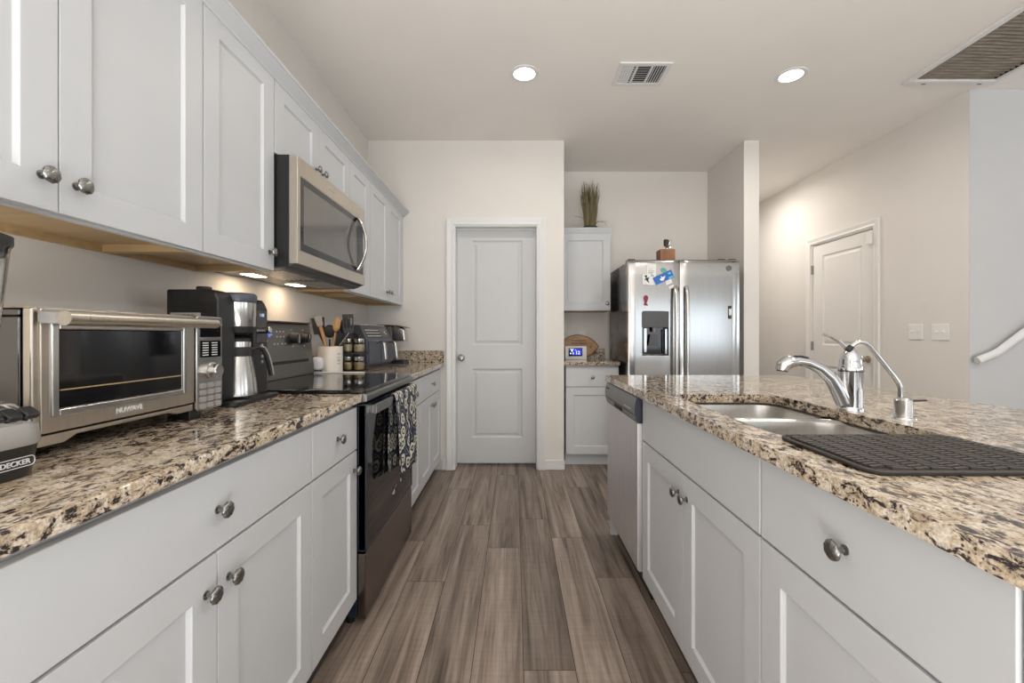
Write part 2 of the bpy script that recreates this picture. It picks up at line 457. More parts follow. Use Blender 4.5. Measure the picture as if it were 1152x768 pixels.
win_frame('window_3', 'x', RXX, -3.5, -1.7, .75, 2.2, [-2.6])
win_frame('window_4', 'x', RXX, -.3, 1.5, .75, 2.2, [.6])

# doors
def casing(parent, x0, x1, z1, yf, w=.062, t_=.018, jamb=.115):
    """mitred casing with a stepped profile round an opening x0..x1, top z1, wall face at y=yf (faces -y)"""
    b = newbm()
    prof = [(0, 0), (0, -.010), (.012, -.013), (.020, -.011), (w-.018, -.016), (w-.010, -t_), (w, -t_), (w, 0)]
    path = [((x0, 0), (-1, 0)), ((x0, z1), (-1, 1)), ((x1, z1), (1, 1)), ((x1, 0), (1, 0))]
    rings = [[b.verts.new((p[0]+o_*d[0], yf+h, p[1]+o_*d[1])) for o_, h in prof] for p, d in path]
    n = len(prof)
    for r0, r1 in zip(rings, rings[1:]):
        for k in range(n): b.faces.new((r0[k], r0[(k+1) % n], r1[(k+1) % n], r1[k]))
    b.faces.new(rings[0]); b.faces.new(rings[-1][::-1])
    bmesh.ops.recalc_face_normals(b, faces=b.faces)
    obj('door_casing', b, 'trim_white' if parent.name.startswith('door_1') else 'side_trim', parent, smooth=0)
    b = newbm()
    box(b, x0-.006, x0+.012, yf, yf+jamb, 0, z1-.012); box(b, x1-.012, x1+.006, yf, yf+jamb, 0, z1-.012); box(b, x0-.006, x1+.006, yf, yf+jamb, z1-.012, z1+.006)
    obj('door_jamb', b, 'trim_white' if parent.name.startswith('door_1') else 'side_trim', parent, smooth=0)
paint('side_trim', (.78, .76, .73), .4, .01)
PR = [(.006, .006), (.016, .010), (.028, .008), (.040, .0035)]
def ball_knob(parent, x, z, y, mat):
    lathe_b = lathe(newbm(), [(.030, 0), (.030, -.006), (.014, -.010), (.012, -.030), (.022, -.036), (.028, -.048), (.027, -.058), (.018, -.066), (0, -.068)], (x, y, z), 28, 'y')
    obj('door_knob', lathe_b, mat, parent)
d1 = bpy.data.objects.new('door_1', None); COL.objects.link(d1); d1['kind'] = 'structure'
yd = WY+.095
b = panel_slab(newbm(), DX0+.014, DX1-.014, .028, DZ-.018, yd, yd+.035, [(-.365, .067, .245, .839), (-.365, .067, 1.042, 1.942)], PR)
obj('door_panel', b, 'door_white', d1, smooth=0); casing(d1, DX0, DX1, DZ, WY)
ball_knob(d1, -.456, .935, yd, 'pewter')
obj('door_stop', B(DX0+.012, DX1-.012, yd-.014, yd, DZ-.024, DZ-.012), 'trim_white', d1)
d2 = bpy.data.objects.new('door_2', None); COL.objects.link(d2); d2['kind'] = 'structure'
d2.location = (RX, 0, 0); d2.rotation_euler = (0, 0, R90)      # local x = -world y, local -y = -world x
b = panel_slab(newbm(), -OY1+.014, -OY0-.014, .012, OZ-.016, .012, .047, [(-OY1+.145, -OY0-.145, .24, .83), (-OY1+.145, -OY0-.145, 1.03, 1.915)], PR)
obj('door_panel', b, 'side_door_white', d2, smooth=0); casing(d2, -OY1, -OY0, OZ, 0, .06)
ball_knob(d2, -3.73, .92, .012, 'nickel')
for z in (1.79, 1.02, .25): obj('hinge', B(-OY1+.006, -OY1+.020, -.006, .013, z-.045, z+.045), 'mounting_grey', d2)
tag(obj('door_latch', B(RX-.034, RX-.014, 3.655, 3.70, 1.90, 2.0), 'white_plastic', bevel=.004), 'white child safety latch at the top corner of the far right door', 'latch')
# baseboards
def base_b(x0, x1, y0, y1): return B(x0, x1, y0, y1, 0, .083)
struct('baseboard_pantry', base_b(DX1+.062, NK+.006, WY-.013, WY), 'trim_white', bevel=.004)
struct('baseboard_pantry_left', base_b(-.612, DX0-.062, WY-.013, WY), 'trim_white', bevel=.004)
struct('baseboard_fridge_side', base_b(STX0, STX1+.012, WY-.013, WY), 'trim_white', bevel=.004)
struct('baseboard_right', base_b(RX-.013, RX, SY, OY0-.06), 'side_trim', bevel=.004)
struct('baseboard_stairs', base_b(RX+.0, RXX, SY-.016, SY-.003), 'trim_white', bevel=.004)

# ------------------------------------------------------------------ cabinets
def knob_mesh():
    b = newbm(); n = 32
    prof = [(.0085, 0), (.0085, -.002), (.0045, -.004), (.0042, -.014), (.006, -.017)]
    lathe(b, prof, (0, 0, 0), n, 'y')
    rings = []
    for j in range(13):        # twisted, ribbed mushroom head
        t_ = j/12; r = .0168*math.sin(PI*(.10+.90*t_))**.75 if t_ < 1 else 0; h = -.0165-.0125*(.5-.5*math.cos(PI*t_))
        ring = []
        for k in range(48):
            a = 2*PI*k/48; tw = a+t_*1.6
            rr = r*(1+.045*math.cos(8*tw)*math.sin(PI*t_))
            ring.append(b.verts.new((rr*math.cos(a), h, rr*math.sin(a))))
        rings.append(ring)
    for a, d in zip(rings, rings[1:]):
        for k in range(48): b.faces.new((a[k], a[(k+1) % 48], d[(k+1) % 48], d[k]))
    b.faces.new(rings[0])
    bmesh.ops.remove_doubles(b, verts=b.verts, dist=1e-6); bmesh.ops.recalc_face_normals(b, faces=b.faces)
    me = bpy.data.meshes.new('knob'); b.to_mesh(me); b.free(); me.materials.append(MATS['pewter']); me.shade_smooth(); me.set_sharp_from_angle(angle=math.radians(50)); return me
KNOB = knob_mesh()
def knob(parent, x, z, y=-.0):
    o = bpy.data.objects.new('knob', KNOB); COL.objects.link(o); o.parent = parent; o.location = (x, y, z); return o
RINGS = [(.0015, .0035), (.006, .009)]
def shaker(parent, x0, x1, z0, z1, kx=None, kz=None, name='door', st=.068):
    b = panel_slab(newbm(), x0, x1, z0, z1, 0, .019, [(x0+st, x1-st, z0+st, z1-st)], RINGS)
    d = obj(name, b, 'cabinet_white', parent, bevel=.0012, seg=1, smooth=0)
    if kx is not None: knob(d, kx, kz)
    return d
def slabfront(parent, x0, x1, z0, z1, ks=(), name='drawer'):
    d = obj(name, B(x0, x1, 0, .019, z0, z1), 'cabinet_white', parent, bevel=.002)
    for kx in ks: knob(d, kx, (z0+z1)/2)
    return d
GZ = .684          # gap line between drawers and doors
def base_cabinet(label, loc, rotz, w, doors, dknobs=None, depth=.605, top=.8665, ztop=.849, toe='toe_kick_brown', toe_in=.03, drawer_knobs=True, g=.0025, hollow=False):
    t_ = thing('base_cabinet', label, 'cabinet', loc, rotz, 'white base cabinets')
    b = newbm()
    if hollow:
        box(b, 0, .018, .020, depth, .10, top); box(b, w-.018, w, .020, depth, .10, top); box(b, .018, w-.018, .020, depth, .10, .118); box(b, .018, w-.018, depth-.012, depth, .118, top); box(b, .018, w-.018, .020, .038, .118, top)
    else: box(b, 0, w, .020, depth, .10, top)
    obj('body', b, 'cabinet_white', t_, smooth=0)
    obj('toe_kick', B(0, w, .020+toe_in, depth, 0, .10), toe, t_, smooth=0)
    slabfront(t_, g, w-g, GZ+.003, ztop, [w/2] if drawer_knobs else [])
    if doors == 2:
        shaker(t_, g, w/2-.0015, .105, GZ-.003, w/2-.034, .612); shaker(t_, w/2+.0015, w-g, .105, GZ-.003, w/2+.034, .612)
    else:
        shaker(t_, g, w-g, .105, GZ-.003, (w-.034 if doors == 'R' else .034), .612)
    return t_
def wall_cabinet(label, loc, rotz, w, doors, z0=1.372, z1=2.134, depth=.302, front=.020, g=.0025, kz=None):
    t_ = thing('wall_cabinet', label, 'cabinet', (loc[0], loc[1], z0), rotz, 'white wall cabinets')
    h = z1-z0
    b = newbm(); box(b, 0, w, front, depth, .030, h)          # carcass above the recessed bottom
    box(b, 0, w, front, front+.016, 0, .030)                   # bottom rail of the face frame
    obj('body', b, 'cabinet_white', t_, smooth=0)
    b = newbm(); box(b, .001, w-.001, front+.016, depth-.001, .022, .0299)
    box(b, 0, .016, front+.016, depth, .001, .022); box(b, w-.016, w, front+.016, depth, .001, .022); box(b, .016, w-.016, depth-.016, depth, .001, .022)
    obj('underside', b, 'maple', t_, smooth=0)
    za, zb, k_ = .004, h-.006, (.070 if kz is None else kz)
    if doors == 2:
        shaker(t_, g, w/2-.0015, za, zb, w/2-.034, k_); shaker(t_, w/2+.0015, w-g, za, zb, w/2+.034, k_)
    else:
        shaker(t_, g, w-g, za, zb, (w-.034 if doors == 'R' else .034), k_)
    return t_
LF, UF = -.612, -.929
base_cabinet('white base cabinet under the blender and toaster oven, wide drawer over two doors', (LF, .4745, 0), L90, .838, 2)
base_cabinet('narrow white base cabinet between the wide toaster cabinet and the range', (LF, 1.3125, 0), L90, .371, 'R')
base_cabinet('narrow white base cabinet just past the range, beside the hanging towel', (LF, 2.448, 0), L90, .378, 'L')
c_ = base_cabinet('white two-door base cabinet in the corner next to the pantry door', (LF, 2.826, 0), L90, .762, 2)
obj('filler_strip', B(.762, .815, .012, .03, .10, .8665), 'cabinet_white', c_)
wall_cabinet('white wall cabinet with two tall doors above the toaster oven', (UF, .4745), L90, .820, 2)
wall_cabinet('narrow white wall cabinet on the near side of the microwave', (UF, 1.2955), L90, .382, 'R')
wall_cabinet('short white two-door wall cabinet directly above the microwave', (UF, 1.679), L90, .764, 2, z0=1.832)
wall_cabinet('narrow white wall cabinet on the far side of the microwave', (UF, 2.4445), L90, .340, 'L')
c_ = wall_cabinet('white two-door wall cabinet in the far corner above the coffee pod machine', (UF, 2.786), L90, .8, 2)
obj('filler_strip', B(.8, .855, .008, .03, .0, .762), 'cabinet_white', c_)
# crown over the left wall cabinets
def crown(y0, y1, x_face, zb, zt, out):
    prof = [(x_face-.012, zb), (x_face+.004, zb), (x_face+.006, zb+.006), (x_face+out-.006, zt-.010), (x_face+out, zt-.008), (x_face+out, zt), (x_face-.012, zt)]
    return prof
b = newbm(); prof = crown(0, 0, UF, 2.118, 2.160, .046)
a = [b.verts.new((x, .4745, z)) for x, z in prof]; d = [b.verts.new((x, WY-.001, z)) for x, z in prof]
b.faces.new(a); b.faces.new(d[::-1])
for k in range(len(prof)): b.faces.new((a[k], a[(k+1) % len(prof)], d[(k+1) % len(prof)], d[k]))
bmesh.ops.recalc_face_normals(b, faces=b.faces)
struct('trim_1', b, 'cabinet_white', smooth=0)
# nook cabinets
base_cabinet('white base cabinet with one drawer beside the refrigerator, under the clock', (.440, 3.727, 0), 0, .457, 'R', depth=.604, toe='cabinet_white', toe_in=.045)
c_ = wall_cabinet('white wall cabinet beside the refrigerator, the grass plant on top', (.4155, 4.0), 0, .470, 'R', z0=1.352, z1=2.075, depth=.333)
h = 2.118-1.352; o0 = .723
b = newbm()
rings = []
for (out, z) in ((0, o0-.012), (.003, o0-.010), (.020, o0+.030), (.022, o0+.034), (.022, o0+.041), (0, o0+.041)):
    rings.append([b.verts.new(p) for p in ((0, .0-out, z), (.470+out, -out, z), (.470+out, .333, z), (0, .333, z))])
for r0, r1 in zip(rings, rings[1:]):
    for k in range(4): b.faces.new((r0[k], r0[(k+1) % 4], r1[(k+1) % 4], r1[k]))
b.faces.new(rings[0][::-1]); b.faces.new(rings[-1])
obj('crown', b, 'cabinet_white', c_, smooth=0)
# island
IF_ = .54
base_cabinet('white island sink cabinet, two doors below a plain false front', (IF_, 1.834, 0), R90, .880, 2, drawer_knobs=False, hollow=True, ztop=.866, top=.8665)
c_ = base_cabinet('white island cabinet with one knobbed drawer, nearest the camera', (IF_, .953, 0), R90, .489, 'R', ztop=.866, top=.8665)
b = newbm()
box(b, IF_+.004, 1.168, 2.4505, 2.4705, 0, .8665); box(b, 1.15, 1.168, .464, 2.4505, 0, .8665); box(b, IF_+.004, 1.168, .444, .463, 0, .8665)
tag(obj('island_panel', b, 'cabinet_white', smooth=0), 'white painted panelling closing the ends and back of the island', 'panel')

# ------------------------------------------------------------------ worktops
CT, CB = .900, .868
def worktop(name, label, b, splash=None):
    o = obj(name, b, 'granite', bevel=.006, seg=3); tag(o, label, 'countertop')
    o['group'] = 'granite worktops'
    if splash:
        tag(obj('backsplash', splash[0], 'granite', bevel=.002), splash[1], 'backsplash', 'granite backsplashes')
    return o
worktop('countertop', 'speckled beige granite worktop carrying the toaster oven and blender', B(LX+.001, -.590, .4745, 1.681, CB, CT), (B(LX+.001, LX+.02, .4745, 1.681, CT+.0002, CT+.1), 'low granite backsplash on the wall behind the toaster oven'))
tag(obj('backsplash', B(LX+.001, LX+.02, 2.449, WY-.001, CT+.0002, CT+.1), 'granite', bevel=.002), 'low granite backsplash behind the utensil crock and air fryer', 'backsplash', 'granite backsplashes')
b = B(LX+.0205, -.592, WY-.02, WY-.001, CT+.0002, CT+.1)
worktop('countertop', 'speckled granite worktop past the range, under the air fryer', B(LX+.001, -.590, 2.447, WY-.001, CB, CT), (b, 'low granite backsplash in the corner by the pantry door casing'))
worktop('countertop', 'small granite worktop in the nook with the football board', B(.415, .902, 3.703, NB-.001, CB, CT), (B(.415, .896, NB-.02, NB-.001, CT+.0002, CT+.095), 'short granite backsplash behind the football-shaped board'))
# island top with the sink cut out
IX0, IX1, IY0, IY1 = .516, 1.554, .43, 2.478
SX0, SX1, SYY0, SYY1 = .600, .985, .945, 1.668
b = newbm()
def loop(pts, z):
    vs = [b.verts.new((x, y, z)) for x, y in pts]; return [b.edges.new((vs[i], vs[(i+1) % len(vs)])) for i in range(len(vs))], vs
hole = rrect(SX0, SX1, SYY0, SYY1, .075, 8)
outer = rrect(IX0, IX1, IY0, IY1, [.03, .012, .012, .03], 4)
e0, _ = loop(outer, CT); e1, _ = loop(hole, CT)
bmesh.ops.triangle_fill(b, use_beauty=True, edges=e0+e1)
r = bmesh.ops.extrude_face_region(b, geom=list(b.faces))
bmesh.ops.translate(b, verts=[g for g in r['geom'] if isinstance(g, bmesh.types.BMVert)], vec=(0, 0, CB-CT))
bmesh.ops.recalc_face_normals(b, faces=b.faces)
worktop('countertop', 'long speckled granite island worktop around the double sink', b)

# sink: two rounded steel bowls under the cut-out
sk = thing('sink', 'stainless double-bowl sink set under the island worktop', 'sink', ((SX0+SX1)/2, (SYY0+SYY1)/2, CB))
def bowl(x0, x1, y0, y1):
    b = newbm(); ox, oy, oz = sk.location
    spec = [(-.010, CB-.0005, .075), (-.008, CB-.004, .075), (0, CB-.010, .075), (.004, CB-.03, .07), (.012, CB-.17, .06), (.03, CB-.195, .05), (.06, CB-.200, .03)]
    rings = [[b.verts.new((x-ox, y-oy, z-oz)) for x, y in rrect(x0+i_, x1-i_, y0+i_, y1-i_, r_, 8)] for i_, z, r_ in spec]
    n = len(rings[0])
    for r0, r1 in zip(rings, rings[1:]):
        for k in range(n): b.faces.new((r0[k], r0[(k+1) % n], r1[(k+1) % n], r1[k]))
    b.faces.new(rings[-1])
    for f in b.faces: f.normal_flip()
    o = obj('bowl', b, 'sink_steel', sk)
    m = o.modifiers.new('thick', 'SOLIDIFY'); m.thickness = .0012; m.offset = -1
    cx, cy = (x0+x1)/2-ox, (y0+y1)/2-oy
    obj('drain', lathe(newbm(), [(.055, -.1985), (.055, -.1965), (.045, -.196), (.040, -.199), (.012, -.199), (0, -.198)], (cx, cy, 0), 28), 'chrome', o)
MID = 1.355
bowl(SX0-.004, SX1+.004, SYY0-.004, MID-.012); bowl(SX0-.004, SX1+.004, MID+.012, SYY1+.004)

# ------------------------------------------------------------------ appliances on the left
# range
rg = thing('range', 'black and dark steel electric range with glass cooktop and oven door', 'range', (-.578, 1.684, 0), L90)
RWd = .760
obj('body', B(0, RWd, .034, .618, .03, .900), 'navy_black', rg, bevel=.003)
obj('cooktop', prism(newbm(), rrect(0, RWd, .004, .56, [0, 0, .010, .010], 4), .9005, .914), 'gloss_black', rg, bevel=.003)
prof = [(-.004, .868), (.030, .862), (.032, .9005), (.006, .9005), (-.006, .893)]
obj('front_panel', prism(newbm(), prof, 0, RWd, 'x'), 'range_steel', rg, bevel=.004)
dr = obj('oven_door', prism(newbm(), [(0, .287), (.032, .287), (.032, .857), (0, .857)], .003, RWd-.003, 'x'), 'gloss_black', rg, bevel=.004)
b = newbm()
for x0, x1, z0, z1 in ((.003, .018, .286, .858), (RWd-.018, RWd-.003, .286, .858)): box(b, x0, x1, -.0012, .031, z0, z1)
box(b, .018, RWd-.018, -.0012, .031, .838, .858); box(b, .018, RWd-.018, -.0012, .031, .286, .300)
obj('door_trim', b, 'navy_black', dr)
hd = newbm()
prism(hd, rrect(-.034, -.018, .815, .855, .007, 4), .03, RWd-.03, 'x')
box(hd, .03, .055, -.020, .002, .818, .852); box(hd, RWd-.055, RWd-.03, -.020, .002, .818, .852)
obj('handle', hd, 'dark_steel', dr, bevel=.002)
em = newbm(); tube(em, [(.40+.028*math.cos(a_*2*PI/20), -.0016, .385+.011*math.sin(a_*2*PI/20)+.010*math.cos(a_*2*PI/20)) for a_ in range(17)], .0022, 6)
tube(em, [(.378, -.0016, .376), (.40, -.0016, .395), (.424, -.0016, .402)], .002, 6)
obj('emblem', em, 'chrome', dr)
obj('storage_drawer', B(.003, RWd-.003, .002, .034, .022, .276), 'brown_steel', rg, bevel=.004)  # dark stainless, the floor's brownish reflection put into its colour
for x in (.03, RWd-.03):
    for y in (.07, .56): obj('levelling_foot', cyl(newbm(), (x, y, 0), (x, y, .031), .016), 'black_plastic', rg)
bg = obj('backguard', prism(newbm(), [(.548, .915), (.556, .985), (.575, 1.180), (.583, 1.190), (.622, 1.190), (.622, .90), (.562, .90)], 0, RWd, 'x'), 'range_steel', rg, bevel=.004)
def on_guard(z): return .556+(z-.985)*(.019/.195)
obj('vent_slot', prism(newbm(), [(.5535, .985), (.566, .985), (.568, 1.0), (.5555, 1.0)], .05, RWd-.06, 'x'), 'duct_black', bg)
obj('top_band', B(0, RWd, .572, .623, 1.1895, 1.197), 'brown_steel', bg, bevel=.002)
for x in (.055, .145, RWd-.205, RWd-.09):
    z = 1.115; y = on_guard(z)
    k_ = newbm(); cyl(k_, (x, y+.004, z), (x, y-.034, z-.003), .030, .025)
    obj('burner_knob', k_, 'soft_black', bg, bevel=.003)
    k_ = newbm(); box(k_, x-.003, x+.003, y-.036, y-.002, z-.026, z+.021); obj('knob_mark', k_, 'chrome', bg)
b = newbm()
for (u, z) in [(.30, 1.135), (.32, 1.10), (.41, 1.145), (.44, 1.145), (.47, 1.145), (.44, 1.12), (.41, 1.12), (.47, 1.12), (.38, 1.085), (.41, 1.085), (.45, 1.085), (.48, 1.085), (.55, 1.155), (.67, 1.155), (.55, 1.07), (.67, 1.07), (.365, 1.13)]:
    y = on_guard(z); obj('touch_icon', B(u-.004, u+.004, y-.0012, y+.002, z-.003, z+.003), 'icon_white', bg, smooth=0)
obj('power_display', lathe(newbm(), [(.012, 0), (.012, -.003), (0, -.003)], (.345, on_guard(1.130)+.001, 1.130), 20, 'y'), 'power_blue', bg)

# towel over the oven handle
tw = newbm()
path = [(-.0125, .50)] + [(-.0125, .50+.3175*k/8) for k in range(1, 9)]
path = [(-.010, .505+.325*k/10) for k in range(11)] + [(-.013, .850), (-.019, .8605), (-.026, .8615), (-.034, .858), (-.0385, .848)] + [(-.040-.004*k/14, .832-.362*k/14) for k in range(15)]
rows = []
NX = 36
for j, (y, z) in enumerate(path):
    row = []
    for i in range(NX+1):
        u = i/NX; x = .27+.40*u
        amp = min(1, max(0, (.84-z)/.2))*.013 if j > 14 else min(1, max(0, (.82-z)/.2))*.004
        yy = y-amp*(.75+math.sin(u*17+1.2)*.75+.25*math.sin(u*31)) if j > 14 else y+amp*math.sin(u*15)
        zz = z+(.012*math.sin(u*5+.7)+.02*(u-.5) if j in (len(path)-1,) else 0)
        row.append(tw.verts.new((x+.006*math.sin(z*18), yy, zz)))
    rows.append(row)
for r0, r1 in zip(rows, rows[1:]):
    for i in range(NX): tw.faces.new((r0[i], r0[i+1], r1[i+1], r1[i]))
bmesh.ops.recalc_face_normals(tw, faces=tw.faces)
to = obj('dish_towel', tw, 'towel_cloth', smooth=180, loc=(-.578, 1.684, 0), rotz=L90)
tag(to, 'navy kitchen towel with cream cup pattern hanging on the oven handle', 'towel')
m = to.modifiers.new('thick', 'SOLIDIFY'); m.thickness = .002; m.offset = 0

# microwave
mw = thing('microwave', 'stainless over-the-range microwave with a bowed handle', 'microwave', (-.843, 1.684, 1.385), L90)
MW = .758; Z0 = 1.385
def mz(z): return z-Z0
obj('body', B(.001, MW-.001, .034, .386, mz(1.392), mz(1.830)), 'black_plastic', mw, bevel=.002)
dd = obj('door', panel_slab(newbm(), 0, MW, mz(1.406), mz(1.826), 0, .032, [(.024, MW-.022, mz(1.460), mz(1.756))], [(.002, .003)]), 'warm_steel', mw, bevel=.003, smooth=0)
obj('door_glass', B(.027, MW-.025, .0012, .004, mz(1.463), mz(1.753)), 'gloss_black', dd)
t = NT('window_mesh'); t.set(Base_Color=t.ramp(t.noise(t.coord((1, 1, 1)), 4, 2), [(.2, (.10, .092, .082)), (.8, (.13, .12, .108))]), Roughness=.10); t.bsdf.inputs['Specular IOR Level'].default_value = .9
obj('window', B(.050, MW-.125, .0004, .003, mz(1.490), mz(1.726)), 'window_mesh', dd)
pts = []
for k in range(17):
    u = k/16; z = 1.478+.278*u; pts.append((MW-.120+.0*u, -.004-.046*math.sin(PI*u)**.8, mz(z)))
obj('handle', tube(newbm(), pts, [(.012, .008)]*17, 14), 'stainless', dd)
obj('brand_mark', B(MW*.42-.030, MW*.42+.030, -.0006, .001, mz(1.787), mz(1.793)), 'grey_plastic', dd)
b = newbm(); prism(b, [(.012, mz(1.4055)), (.034, mz(1.4055)), (.30, mz(1.3915)), (.30, mz(1.3865)), (.06, mz(1.3865))], .002, MW-.002, 'x')
box(b, .002, MW-.002, .30, .384, mz(1.3865), mz(1.3918))
obj('bottom_vent', b, 'dark_grey_plastic', mw, smooth=0)
b = newbm()
for x0, x1 in ((.06, .34), (.42, .70)):
    for k in range(7): box(b, x0, x1, .09+.022*k, .101+.022*k, mz(1.3845), mz(1.3866))
obj('grease_filter', b, 'stainless_h', mw)
for x in (.20, .56):
    obj('hood_lamp', B(x-.05, x+.05, .262, .318, mz(1.3848), mz(1.3866)), 'hood_lamp', mw)
    al = area('hood_light', (x, .29, mz(1.383)), (0, 0, 0), .09, .05, 0.55, (1, .74, .48)); al.parent = mw

# toaster oven
TY = .777
to_ = thing('toaster_oven', 'large brushed steel toaster oven with glass door and side keypad', 'oven', (-.86, TY, CT), L90)
TWd, TD = .493, .350
b = newbm()
box(b, .002, TWd-.002, .030, TD, .262, .276); box(b, .002, .016, .030, TD, .030, .262); box(b, .36, TWd-.002, .030, TD, .030, .262)
box(b, .016, .36, .030, TD, .030, .044); box(b, .016, .36, TD-.014, TD, .044, .262)
obj('body', b, 'dark_steel', to_, bevel=.004)
obj('top_skin', B(0, TWd, .012, .30, .2762, .2795), 'warm_steel', to_, bevel=.0015)
obj('side_rim', B(-.0015, .012, .004, .022, .022, .278), 'warm_steel', to_, bevel=.004)
td = obj('door', panel_slab(newbm(), .010, .388, .046, .277, 0, .020, [(.040, .346, .088, .238)], [(.002, .004), (.006, .006)]), 'warm_steel', to_, bevel=.002, smooth=0)
# open the door's window: thin rim plus glass pane (the recessed field is the dark glass itself)
fr = newbm()
for x0, x1, z0, z1 in ((.026, .040, .074, .252), (.346, .360, .074, .252)): box(fr, x0, x1, -.004, .003, z0, z1)
box(fr, .040, .346, -.004, .003, .238, .252); box(fr, .040, .346, -.004, .003, .074, .088)
obj('window_frame', fr, 'stainless', td, bevel=.003)
obj('door_glass', B(.042, .344, .0008, .0058, .090, .236), 'gloss_black', td)
obj('rack_rod', B(.044, .342, -.0004, .0012, .122, .1245), 'maple', td)
hb = newbm(); tube(hb, [(.052, -.050, .258), (.398, -.050, .258)], .0125, 18)
tube(hb, [(.003, -.050, .258), (.052, -.050, .258)], .0135, 18)
o_ = obj('handle', hb, 'warm_steel', td)
b = newbm(); prism(b, [(0, .248), (0, .272), (-.044, .268), (-.056, .262), (-.056, .252), (-.044, .248)], .004, .050, 'x'); obj('handle_bracket', b, 'grey_plastic', td, bevel=.003)
b = newbm(); prism(b, [(0, .250), (0, .270), (-.044, .266), (-.044, .250)], .372, .398, 'x'); obj('handle_bracket', b, 'grey_plastic', td, bevel=.003)
lettering('brand_mark', 'NUWAVE', .0155, 'icon_white', td, (.192, -.0004, .063), bold=.0004)
bs = newbm()
poly = [(0, .042), (0, .022), (.055, .022), (.080, .033), (.31, .033), (.335, .025), (.388, .025), (.388, .042)]
prism(bs, poly, .004, .020, 'y'); obj('base_rail', bs, 'warm_steel', to_, bevel=.002)
cp = obj('control_panel', prism(newbm(), rrect(.391, TWd, .021, .2795, .008, 4), -.004, .032, 'y'), 'stainless', to_, bevel=.003)
obj('display', B(.403, .484, -.0052, -.003, .222, .254), 'gloss_black', cp)
obj('mode_window', B(.403, .484, -.0052, -.003, .166, .212), 'gloss_black', cp)
b = newbm()
for i in range(2):
    for j in range(6): box(b, .411+.036*i, .434+.036*i, -.0058, -.005, .171+.0067*j, .1735+.0067*j)
obj('mode_text', b, 'icon_white', cp)
obj('dial', lathe(newbm(), [(.0235, -.003), (.0235, -.008), (.019, -.010), (.0185, -.026), (.016, -.029), (0, -.029)], (.446, 0, .128), 28, 'y'), 'stainless', cp)
for i in range(3):
    for j in range(4):
        obj('button', prism(newbm(), rrect(.402+.029*i, .425+.029*i, .026+.0185*j, .0395+.0185*j, .004, 3), -.0075, -.003, 'y'), 'grey_plastic', cp, bevel=.001)
for x in (.03, .395):
    for y in ((.022 if x > .2 else .075), TD-.04): obj('foot', B(x-.016, x+.026, y-.016, y+.018, 0, .031), 'black_plastic', to_, bevel=.003)

# blender at the left edge
bl = thing('blender', 'countertop blender with glass jar and push buttons, cut by the left edge', 'blender', (-.868, .652, CT), L90)
def stack(rows, mat, name, par, n=8, **kw):
    b = newbm(); rings = [[b.verts.new((x, y, z)) for x, y in rrect(-hx, hx, -hy, hy, r_, n)] for hx, hy, r_, z in rows]
    m_ = len(rings[0])
    for r0, r1 in zip(rings, rings[1:]):
        for k in range(m_): b.faces.new((r0[k], r0[(k+1) % m_], r1[(k+1) % m_], r1[k]))
    b.faces.new(rings[0][::-1]); b.faces.new(rings[-1]); bmesh.ops.recalc_face_normals(b, faces=b.faces)
    return obj(name, b, mat, par, **kw)
base_ = stack([(.066, .082, .03, 0), (.069, .085, .032, .004), (.075, .091, .035, .052)], 'black_plastic', 'base', bl)
stack([(.0765, .092, .036, .0515), (.079, .094, .038, .056), (.077, .092, .038, .082), (.073, .088, .036, .087)], 'grey_plastic', 'band', bl)
stack([(.072, .087, .036, .0872), (.070, .084, .036, .097), (.064, .068, .04, .115), (.058, .058, .045, .121)], 'chrome', 'top_housing', bl)
for i in range(5):
    x = -.050+.025*i
    obj('push_button', prism(newbm(), rrect(x-.0105, x+.0105, -.012, .012, .005, 3), 0, .010), 'black_plastic', bl, bevel=.003, loc=(0, -.078, .098), rot=(.62, 0, 0))
lettering('brand_mark', 'BLACK+DECKER', .0112, 'icon_white', base_, (.004, -.0892, .026), bold=.0002, extrude=.0006)
b = newbm(); pts = [(x, -.0892, z) for x, z in rrect(-.048, .052, .019, .034, .006, 5)]
tube(b, pts+[pts[0]], .0007, 6); obj('brand_outline', b, 'icon_white', base_)
obj('collar', lathe(newbm(), [(.058, .120), (.060, .150), (.056, .156), (0.0, .156)], n=32), 'grey_plastic', bl)
obj('collar_ring', lathe(newbm(), [(.056, .156), (.058, .160), (.058, .185), (.055, .19), (0, .19)], n=32), 'black_plastic', bl)
obj('jar', lathe(newbm(), [(.055, .190), (.058, .205), (.067, .30), (.072, .362), (.075, .372), (.072, .372), (.069, .362), (.064, .30), (.054, .205), (0, .200)], n=40), 'clear_glass', bl)
obj('lid', lathe(newbm(), [(.066, .352), (.076, .373), (.076, .385), (.062, .391), (.03, .392), (.03, .408), (0, .408)], n=40), 'soft_black', bl)
b = newbm(); tube(b, [(-.068, .0, .355), (-.105, 0, .35), (-.115, 0, .32), (-.105, 0, .25), (-.055, 0, .235)], .010, 10); obj('jar_handle', b, 'clear_glass', bl)

